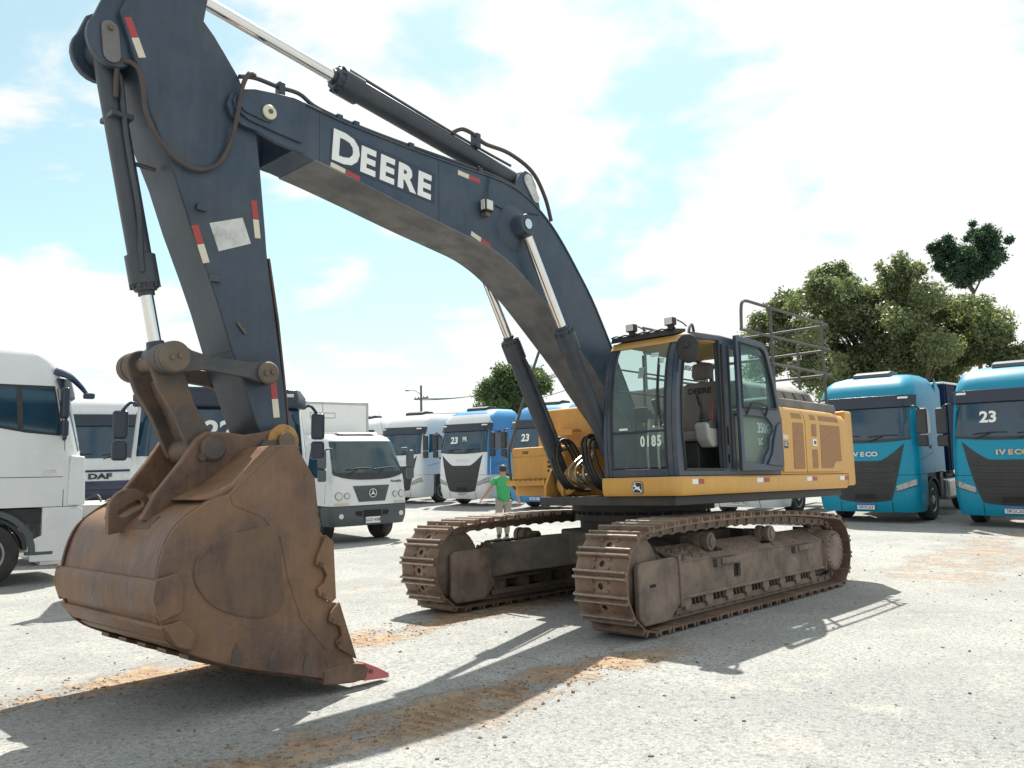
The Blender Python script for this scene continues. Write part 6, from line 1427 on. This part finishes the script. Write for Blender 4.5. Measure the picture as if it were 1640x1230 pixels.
def person():
    root = empty('person'); tag(root, 'man in a green polo shirt and light trousers walking away behind the far track', 'person')
    # local: x forward, y left, z up
    V = [(0, 0, 0.93, 0.10), (0, 0, 1.10, 0.095), (0.01, 0, 1.26, 0.10), (0.0, 0, 1.40, 0.095), (-0.005, 0, 1.475, 0.058), (0.01, 0, 1.54, 0.058), (0.025, 0, 1.60, 0.085), (0.03, 0, 1.665, 0.088), (0.025, 0, 1.70, 0.06)]
    E = [(0, 1), (1, 2), (2, 3), (3, 4), (4, 5), (5, 6), (6, 7), (7, 8)]
    def add(*p):
        V.append(p); return len(V) - 1
    # arms: left forward-out, right back-down
    for sy, el, wr in ((1, (0.02, 0.36, 1.15), (0.08, 0.50, 0.96)), (-1, (-0.05, -0.285, 1.13), (0.0, -0.38, 0.89))):
        sh = add(0.0, sy * 0.19, 1.41, 0.058); e = add(*el, 0.043); w = add(*wr, 0.030)
        E += [(3, sh), (sh, e), (e, w)]
        d = (Vector(wr) - Vector(el)).normalized(); side_ = Vector((1, 0, 0)) if abs(d.x) < 0.9 else Vector((0, 1, 0)); side_ = (side_ - d * side_.dot(d)).normalized()
        pm = Vector(wr) + d * 0.055; palm = add(*pm, 0.033); E.append((w, palm))
        inw = d.cross(side_) * (1 if d.cross(side_).y * sy < 0 else -1)
        for k, ln in enumerate((0.075, 0.085, 0.08, 0.062)):
            b0 = pm + side_ * (0.030 - 0.020 * k) + d * 0.025; t0 = b0 + d * ln * 0.55 + inw * 0.008; t1 = b0 + d * ln + inw * 0.03
            i0 = add(*b0, 0.010); i1 = add(*t0, 0.009); i2 = add(*t1, 0.008); E += [(palm, i0), (i0, i1), (i1, i2)]
        b0 = Vector(wr) + d * 0.03 + side_ * 0.032; t1 = b0 + d * 0.045 + side_ * 0.025 + inw * 0.015
        i0 = add(*b0, 0.012); i1 = add(*t1, 0.009); E += [(palm, i0), (i0, i1)]
    # legs mid stride
    for sy, kn, an, toe in ((1, (0.12, 0.11, 0.50), (-0.02, 0.12, 0.10), (0.14, 0.13, 0.045)), (-1, (0.10, -0.10, 0.50), (0.22, -0.11, 0.085), (0.38, -0.13, 0.06))):
        hp = add(0.0, sy * 0.095, 0.86, 0.10); k = add(*kn, 0.062); a = add(*an, 0.042); t = add(*toe, 0.04)
        E += [(0, hp), (hp, k), (k, a), (a, t)]
    body = skin_mesh('body', V, E, SKIN, root)
    # clothes
    SV = [(0, 0, 0.80, 0.160), (0, 0, 1.04, 0.160), (0.005, 0, 1.24, 0.165), (0.0, 0, 1.38, 0.150), (-0.01, 0, 1.45, 0.085), (0.0, 0.19, 1.41, 0.085), (0.012, 0.285, 1.27, 0.078), (0, -0.19, 1.41, 0.085), (-0.026, -0.245, 1.265, 0.078)]
    SV = [(v[0], v[1], v[2], (v[3] * 1.12, v[3] * 1.12) if i < 4 else v[3]) for i, v in enumerate(SV)]
    skin_mesh('polo_shirt', SV, [(0, 1), (1, 2), (2, 3), (3, 4), (3, 5), (5, 6), (3, 7), (7, 8)], SHIRT, root, 2)
    TV = [(0, 0, 1.0, 0.15), (0, 0.10, 0.84, 0.118), (0.12, 0.11, 0.50, 0.086), (-0.02, 0.12, 0.06, 0.074), (0, -0.10, 0.84, 0.118), (0.10, -0.10, 0.50, 0.086), (0.22, -0.11, 0.06, 0.074)]
    skin_mesh('trousers', TV, [(0, 1), (1, 2), (2, 3), (0, 4), (4, 5), (5, 6)], TROU, root, 2)
    skin_mesh('shoe', [(-0.08, 0.12, 0.05, 0.045), (0.02, 0.125, 0.055, 0.05), (0.17, 0.13, 0.04, 0.04)], [(0, 1), (1, 2)], SHOE, root, 2)
    skin_mesh('shoe', [(0.16, -0.11, 0.05, 0.045), (0.26, -0.115, 0.055, 0.05), (0.41, -0.13, 0.05, 0.04)], [(0, 1), (1, 2)], SHOE, root, 2)
    b = B(); bmesh.ops.create_uvsphere(b.bm, u_segments=20, v_segments=14, radius=1.0)
    for v in list(b.bm.verts):
        if v.co.z < -0.72 or (v.co.x > 0.30 and v.co.z < 0.45) or (v.co.x > -0.1 and v.co.z < -0.35): b.bm.verts.remove(v)
    for v in b.bm.verts: v.co = Vector((0.020 + v.co.x * 0.112, v.co.y * 0.101, 1.655 + v.co.z * 0.104))
    b.o('hair', HAIR, root)
    for sy in (1, -1):
        b = B(); b.lathe([(0.012, 0), (0.028, 0.008), (0.024, 0.016), (0.008, 0.014)], (0.02, sy * 0.080, 1.625), (-0.3, sy, 0), 10); b.o('ear', SKIN, root)
    b = B(); b.lathe([(0.018, 0), (0.012, 0.02), (0.006, 0.03)], (0.105, 0, 1.625), (1, 0, -0.3), 8); b.o('nose', SKIN, root)
    for sy in (1, -1):
        b = B(); b.lathe([(0.011, 0), (0.008, 0.006), (0.002, 0.008)], (0.103, sy * 0.032, 1.652), (1, sy * 0.2, 0), 10); b.o('eye', WHITE, root)
    b = B(); b.box(0.100, 0.112, -0.022, 0.022, 1.575, 1.583); b.o('mouth', REDV, root)
    x, y = -5.55, -7.80
    root.location = (x, y, gtop(x, y)); root.rotation_euler = (0, 0, math.atan2(FH.y, FH.x) + RAD(12))
person()

# ------------------------------------------------------------------ trees
import numpy as np
def leaf_mat(name, c0, c1):
    mt = bpy.data.materials.new(name); mt.use_nodes = True
    t = mt.node_tree; N = t.nodes; L = t.links
    p = N['Principled BSDF']; p.inputs['Roughness'].default_value = 0.5; p.inputs['Specular IOR Level'].default_value = 0.35
    a = N.new('ShaderNodeAttribute'); a.attribute_name = 'tone'
    mx = N.new('ShaderNodeMixRGB'); L.new(a.outputs['Fac'], mx.inputs[0]); mx.inputs[1].default_value = (*c0, 1); mx.inputs[2].default_value = (*c1, 1)
    L.new(mx.outputs[0], p.inputs['Base Color'])
    tr = N.new('ShaderNodeBsdfTranslucent'); sc_ = N.new('ShaderNodeMixRGB'); sc_.blend_type = 'MULTIPLY'; sc_.inputs[0].default_value = 1; L.new(mx.outputs[0], sc_.inputs[1]); sc_.inputs[2].default_value = (1.3, 1.5, 0.6, 1)
    L.new(sc_.outputs[0], tr.inputs[0])
    ms = N.new('ShaderNodeMixShader'); ms.inputs[0].default_value = 0.35; L.new(p.outputs[0], ms.inputs[1]); L.new(tr.outputs[0], ms.inputs[2])
    L.new(ms.outputs[0], N['Material Output'].inputs['Surface'])
    return mt
def crown_mesh(name, blobs, n, size, mat, seed, parent):
    """blobs: (x,y,z,r); leaves scattered through each clump's outer volume"""
    rng = np.random.default_rng(seed)
    bl = np.array(blobs); wgt = bl[:, 3] ** 2; idx = rng.choice(len(bl), n, p=wgt / wgt.sum())
    d = rng.normal(size=(n, 3)); d /= np.linalg.norm(d, axis=1)[:, None]
    rad = bl[idx, 3] * (0.35 + 0.65 * rng.random(n) ** 0.45) * (1 + 0.16 * np.sin(7 * d[:, 0] + idx) * np.cos(6 * d[:, 1] + 2 * idx) + 0.12 * rng.normal(size=n))
    # gather leaves into twigs
    tw = rng.normal(size=(n, 3)) * size * 0.8
    c = bl[idx, :3] + d * rad[:, None] * np.array([1, 1, 0.86]) + tw
    nrm = d * 0.6 + rng.normal(size=(n, 3)) * 0.75 + np.array([0, 0, 0.45]); nrm /= np.linalg.norm(nrm, axis=1)[:, None]
    t = np.cross(nrm, rng.normal(size=(n, 3))); t /= np.linalg.norm(t, axis=1)[:, None]; u = np.cross(nrm, t)
    s = size * rng.uniform(0.55, 1.25, n)[:, None]
    v = np.stack([c - t * s, c + u * s * 0.55 - nrm * s * 0.12, c + t * s, c - u * s * 0.55 - nrm * s * 0.12], 1).reshape(-1, 3)
    me = bpy.data.meshes.new(name)
    me.vertices.add(4 * n); me.vertices.foreach_set('co', v.astype(np.float32).ravel())
    me.loops.add(4 * n); me.loops.foreach_set('vertex_index', np.arange(4 * n, dtype=np.int32))
    me.polygons.add(n); me.polygons.foreach_set('loop_start', np.arange(0, 4 * n, 4, dtype=np.int32)); me.polygons.foreach_set('loop_total', np.full(n, 4, dtype=np.int32))
    me.update()
    at = me.attributes.new('tone', 'FLOAT', 'FACE'); clump = rng.random(len(bl))[idx]
    at.data.foreach_set('value', np.clip(0.55 * clump + 0.5 * rng.random(n), 0, 1).astype(np.float32))
    me.materials.append(mat)
    o = bpy.data.objects.new(name, me); COL.objects.link(o); o.parent = parent
    return o
def tree(name, label, x, y, blobs, n, size, mat, seed, trunk_r, fork_z, limbs=12):
    root = empty(name, (x, y, gz(x, y))); tag(root, label, 'tree')
    crown_mesh('crown', blobs, n, size, mat, seed, root)
    random.seed(seed)
    b = B(); b.tube([(0, 0, -0.2), (0.1, 0.05, fork_z * 0.5), (0, 0, fork_z)], [trunk_r * 1.25, trunk_r * 0.8], 12); b.o('trunk', BARK, root)
    for bx in sorted(blobs, key=lambda q: -q[3])[:limbs]:
        a = Vector((0, 0, fork_z - random.uniform(0, 0.5))); c = Vector(bx[:3]); mid = a.lerp(c, 0.5) + Vector((random.uniform(-.4, .4), random.uniform(-.4, .4), random.uniform(-0.2, .6)))
        b = B(); b.tube([a, mid, c], [trunk_r * 0.5, 0.04], 8); b.o('limb', BARK, root)
    return root
LEAF1 = leaf_mat('leaf_olive', (0.075, 0.100, 0.058), (0.235, 0.262, 0.15))
LEAF2 = leaf_mat('leaf_dark', (0.025, 0.060, 0.048), (0.06, 0.11, 0.065))
LEAF3 = leaf_mat('leaf_mid', (0.045, 0.085, 0.045), (0.14, 0.19, 0.08))
rx, ry = RH.x, RH.y
def blob(lat, dep, z, r): return (rx * lat + FH.x * dep, ry * lat + FH.y * dep, z, r)
random.seed(11)
cl = [(590, 350, 110), (640, 440, 130), (300, 520, 100), (200, 620, 105), (430, 500, 90), (900, 370, 100), (1100, 430, 110), (800, 440, 80), (960, 520, 130), (1300, 550, 80), (1350, 610, 110), (1500, 600, 120), (1560, 720, 65), (500, 650, 150), (700, 560, 115), (880, 650, 110), (1070, 620, 140), (700, 790, 130), (900, 810, 150), (1100, 780, 120), (330, 730, 110), (1250, 930, 140), (1400, 830, 75), (1000, 930, 150), (600, 880, 150), (400, 880, 120), (1320, 1010, 110), (800, 970, 150), (1450, 680, 95), (260, 600, 70), (1180, 560, 80), (420, 430, 45), (1450, 790, 110), (1545, 650, 100), (1350, 730, 110), (1480, 900, 100), (720, 660, 110), (760, 500, 85), (1230, 700, 110), (250, 800, 100), (1560, 830, 70)]
bls = []
for x, y, r in cl:
    u = 1180 + x / 3.565; v = 340 + y / 3.565; R_ = r / 3.565 / 30.9
    cx, cd, cz = (u - 1425) / 30.9, random.uniform(-2.8, 2.8), (762 - v) / 30.9 + 0.10
    bls.append(blob(cx, cd, cz, R_ * 0.80)); bls.append(blob(cx + random.uniform(-.5, .5), cd + random.choice((-2.2, 2.2)), cz - 0.2, R_ * 0.75))
    for _ in range(12):
        q = Vector((random.gauss(0, 1), random.gauss(0, 1), random.gauss(0, 1))).normalized() * R_ * random.uniform(0.6, 1.0)
        bls.append(blob(cx + q.x, cd + q.y * 1.2, cz + q.z * 0.85 + 0.05, R_ * random.uniform(0.30, 0.55)))
tree('large_tree', 'broad spreading tree with many olive green leaf clumps behind the teal trucks', -35.3, -8.4, bls, 170000, 0.105, LEAF1, 21, 0.42, 3.2, 26)
bls = [blob((u - 1575) / 25, random.uniform(-.8, .8), (759 - v) / 25 + 0.45, r / 25 * random.uniform(0.7, 1.0)) for u, v, r in ((1600, 385, 26), (1590, 415, 24), (1560, 425, 26), (1545, 400, 22), (1530, 392, 13), (1605, 410, 18), (1565, 445, 20), (1585, 440, 18), (1618, 380, 12), (1595, 370, 13), (1545, 440, 14), (1530, 425, 10))]
bls = [b_ for q_ in bls for b_ in [q_] + [(q_[0] + random.gauss(0, .5) * q_[3] * 1.4, q_[1] + random.gauss(0, .5) * q_[3] * 1.4, q_[2] + random.gauss(0, .5) * q_[3] * 1.4, q_[3] * random.uniform(.3, .55)) for _ in range(5)]]
tree('tall_tree', 'tall dark tree top rising on a bare stem at the far right', -49.9, -7.4, bls, 30000, 0.10, LEAF2, 5, 0.13, 12.2, 4)
bls = []
for k in range(46):
    a = random.uniform(0, 6.283); q = random.random() ** 0.5
    z = 6.3 + 3.0 * random.random() ** 0.8; rr = 2.75 * math.sqrt(max(0.05, 1 - ((z - 6.4) / 3.4) ** 2))
    bls.append((math.cos(a) * q * rr, math.sin(a) * q * rr, z - 0.9, random.uniform(0.5, 0.95)))
tree('round_tree', 'round dense green tree on the skyline behind the blue trucks', -35.1, -34.9, bls, 36000, 0.115, LEAF3, 9, 0.3, 4.2, 8)

# ------------------------------------------------------------------ street poles and wires
def pole(x, y, h, label, arm=True):
    root = empty('utility_pole', (x, y, gz(x, y))); tag(root, label, 'pole', None)
    b = B(); b.cyl((0, 0, -0.3), (0, 0, h), 0.16, 0.10, n=14); b.o('post', POLEM, root)
    b = B(); b.box(-0.06, 0.06, -0.9, 0.9, h - 1.2, h - 1.08); b.o('cross_arm', POLEM, root)
    for y_ in (-0.8, -0.35, 0.35, 0.8):
        b = B(); b.lathe([(0.03, 0), (0.05, 0.05), (0.035, 0.12)], (0, y_, h - 1.08), (0, 0, 1), 10); b.o('insulator', RUB, root)
    b = B(); b.tube([(0, 0, h - 0.8), (0.8, 0, h - 0.5), (1.5, 0, h - 0.55)], 0.03, 6); b.o('lamp_arm', POLEM, root)
    b = B(); b.box(1.4, 1.75, -0.08, 0.08, h - 0.62, h - 0.52); b.o('lamp_head', TGREY, root, bevel=0.02)
    return root
PA = (-36.9, -47.6); PB_ = (-31.0, -24.2); PC = (-30.0, 3.0)
pole(*PA, 8.8, 'thin street pole on the skyline above the white trucks')
pole(*PB_, 8.6, 'street pole seen through the excavator cab windscreen')
for k, (off, hz) in enumerate(((-0.8, 7.6), (-0.3, 7.6), (0.3, 7.6), (0.8, 7.6), (0.0, 6.4))):
    b = B(); A_ = Vector((PA[0], PA[1] + off, gz(*PA) + hz)); C2 = Vector((PB_[0], PB_[1] + off, gz(*PB_) + hz))
    pts = [A_.lerp(C2, t / 12) - Vector((0, 0, 0.7 * 4 * (t / 12) * (1 - t / 12))) for t in range(13)]
    b.tube(pts, 0.022, 5, smooth=False); o = b.o('power_line', WIRE); tag(o, 'lower single power line between the two street poles' if k == 4 else 'power line on the upper cross arms of the two street poles', 'cable', 'power lines between the street poles')

# ------------------------------------------------------------------ loose stones and soil clods
def scatter(name, label, n, fn, mat, seed):
    random.seed(seed); V = []; F = []
    ico = bmesh.new(); bmesh.ops.create_icosphere(ico, subdivisions=1, radius=1.0)
    iv = [v.co.copy() for v in ico.verts]; jf = [[v.index for v in f.verts] for f in ico.faces]; ico.free()
    for _ in range(n):
        x, y, r = fn()
        if x is None: continue
        z = gtop(x, y); k = len(V); a = random.uniform(0, 6.28); sx, sy_, sz = random.uniform(.7, 1.4), random.uniform(.6, 1.1), random.uniform(.45, .8)
        for p in iv:
            j = 1 + random.uniform(-.28, .28); q = Vector((p.x * sx * j, p.y * sy_ * j, p.z * sz * j)) * r
            V.append((x + q.x * math.cos(a) - q.y * math.sin(a), y + q.x * math.sin(a) + q.y * math.cos(a), z + q.z + r * sz * 0.3))
        F += [[i + k for i in f] for f in jf]
    me = bpy.data.meshes.new(name); me.from_pydata(V, [], F); me.materials.append(mat)
    o = bpy.data.objects.new(name, me); COL.objects.link(o); tag(o, label, name.split('_')[-1], kind='stuff')
def f_st():
    t = random.uniform(2.2, 22); lat = random.uniform(-0.72, 0.72) * t
    p = Vector((CAM.x, CAM.y)) + FH * t + RH * lat
    return p.x, p.y, random.choice((0.004, 0.005, 0.006, 0.008, 0.012)) * (1 + t * 0.03)
scatter('loose_stones', 'small loose dark stones scattered over the yard', 1100, f_st, M('dark_stone', (0.13, 0.125, 0.12), 0.9, var=0.3, scale=3), 3)
def f_cl():
    if random.random() < 0.6: x = random.uniform(2.8, 8.2); y = 1.85 + random.gauss(0, 0.2)
    else: x = random.uniform(1.5, 8.5); y = -0.72 + random.gauss(0, 0.24)
    return x, y, abs(random.gauss(0.002, 0.0055)) + 0.0025
scatter('soil_clods', 'crumbled orange soil clods lying in the two ruts', 2200, f_cl, M('soil_clod', (0.25, 0.15, 0.085), 0.95, var=0.3, scale=3), 8)
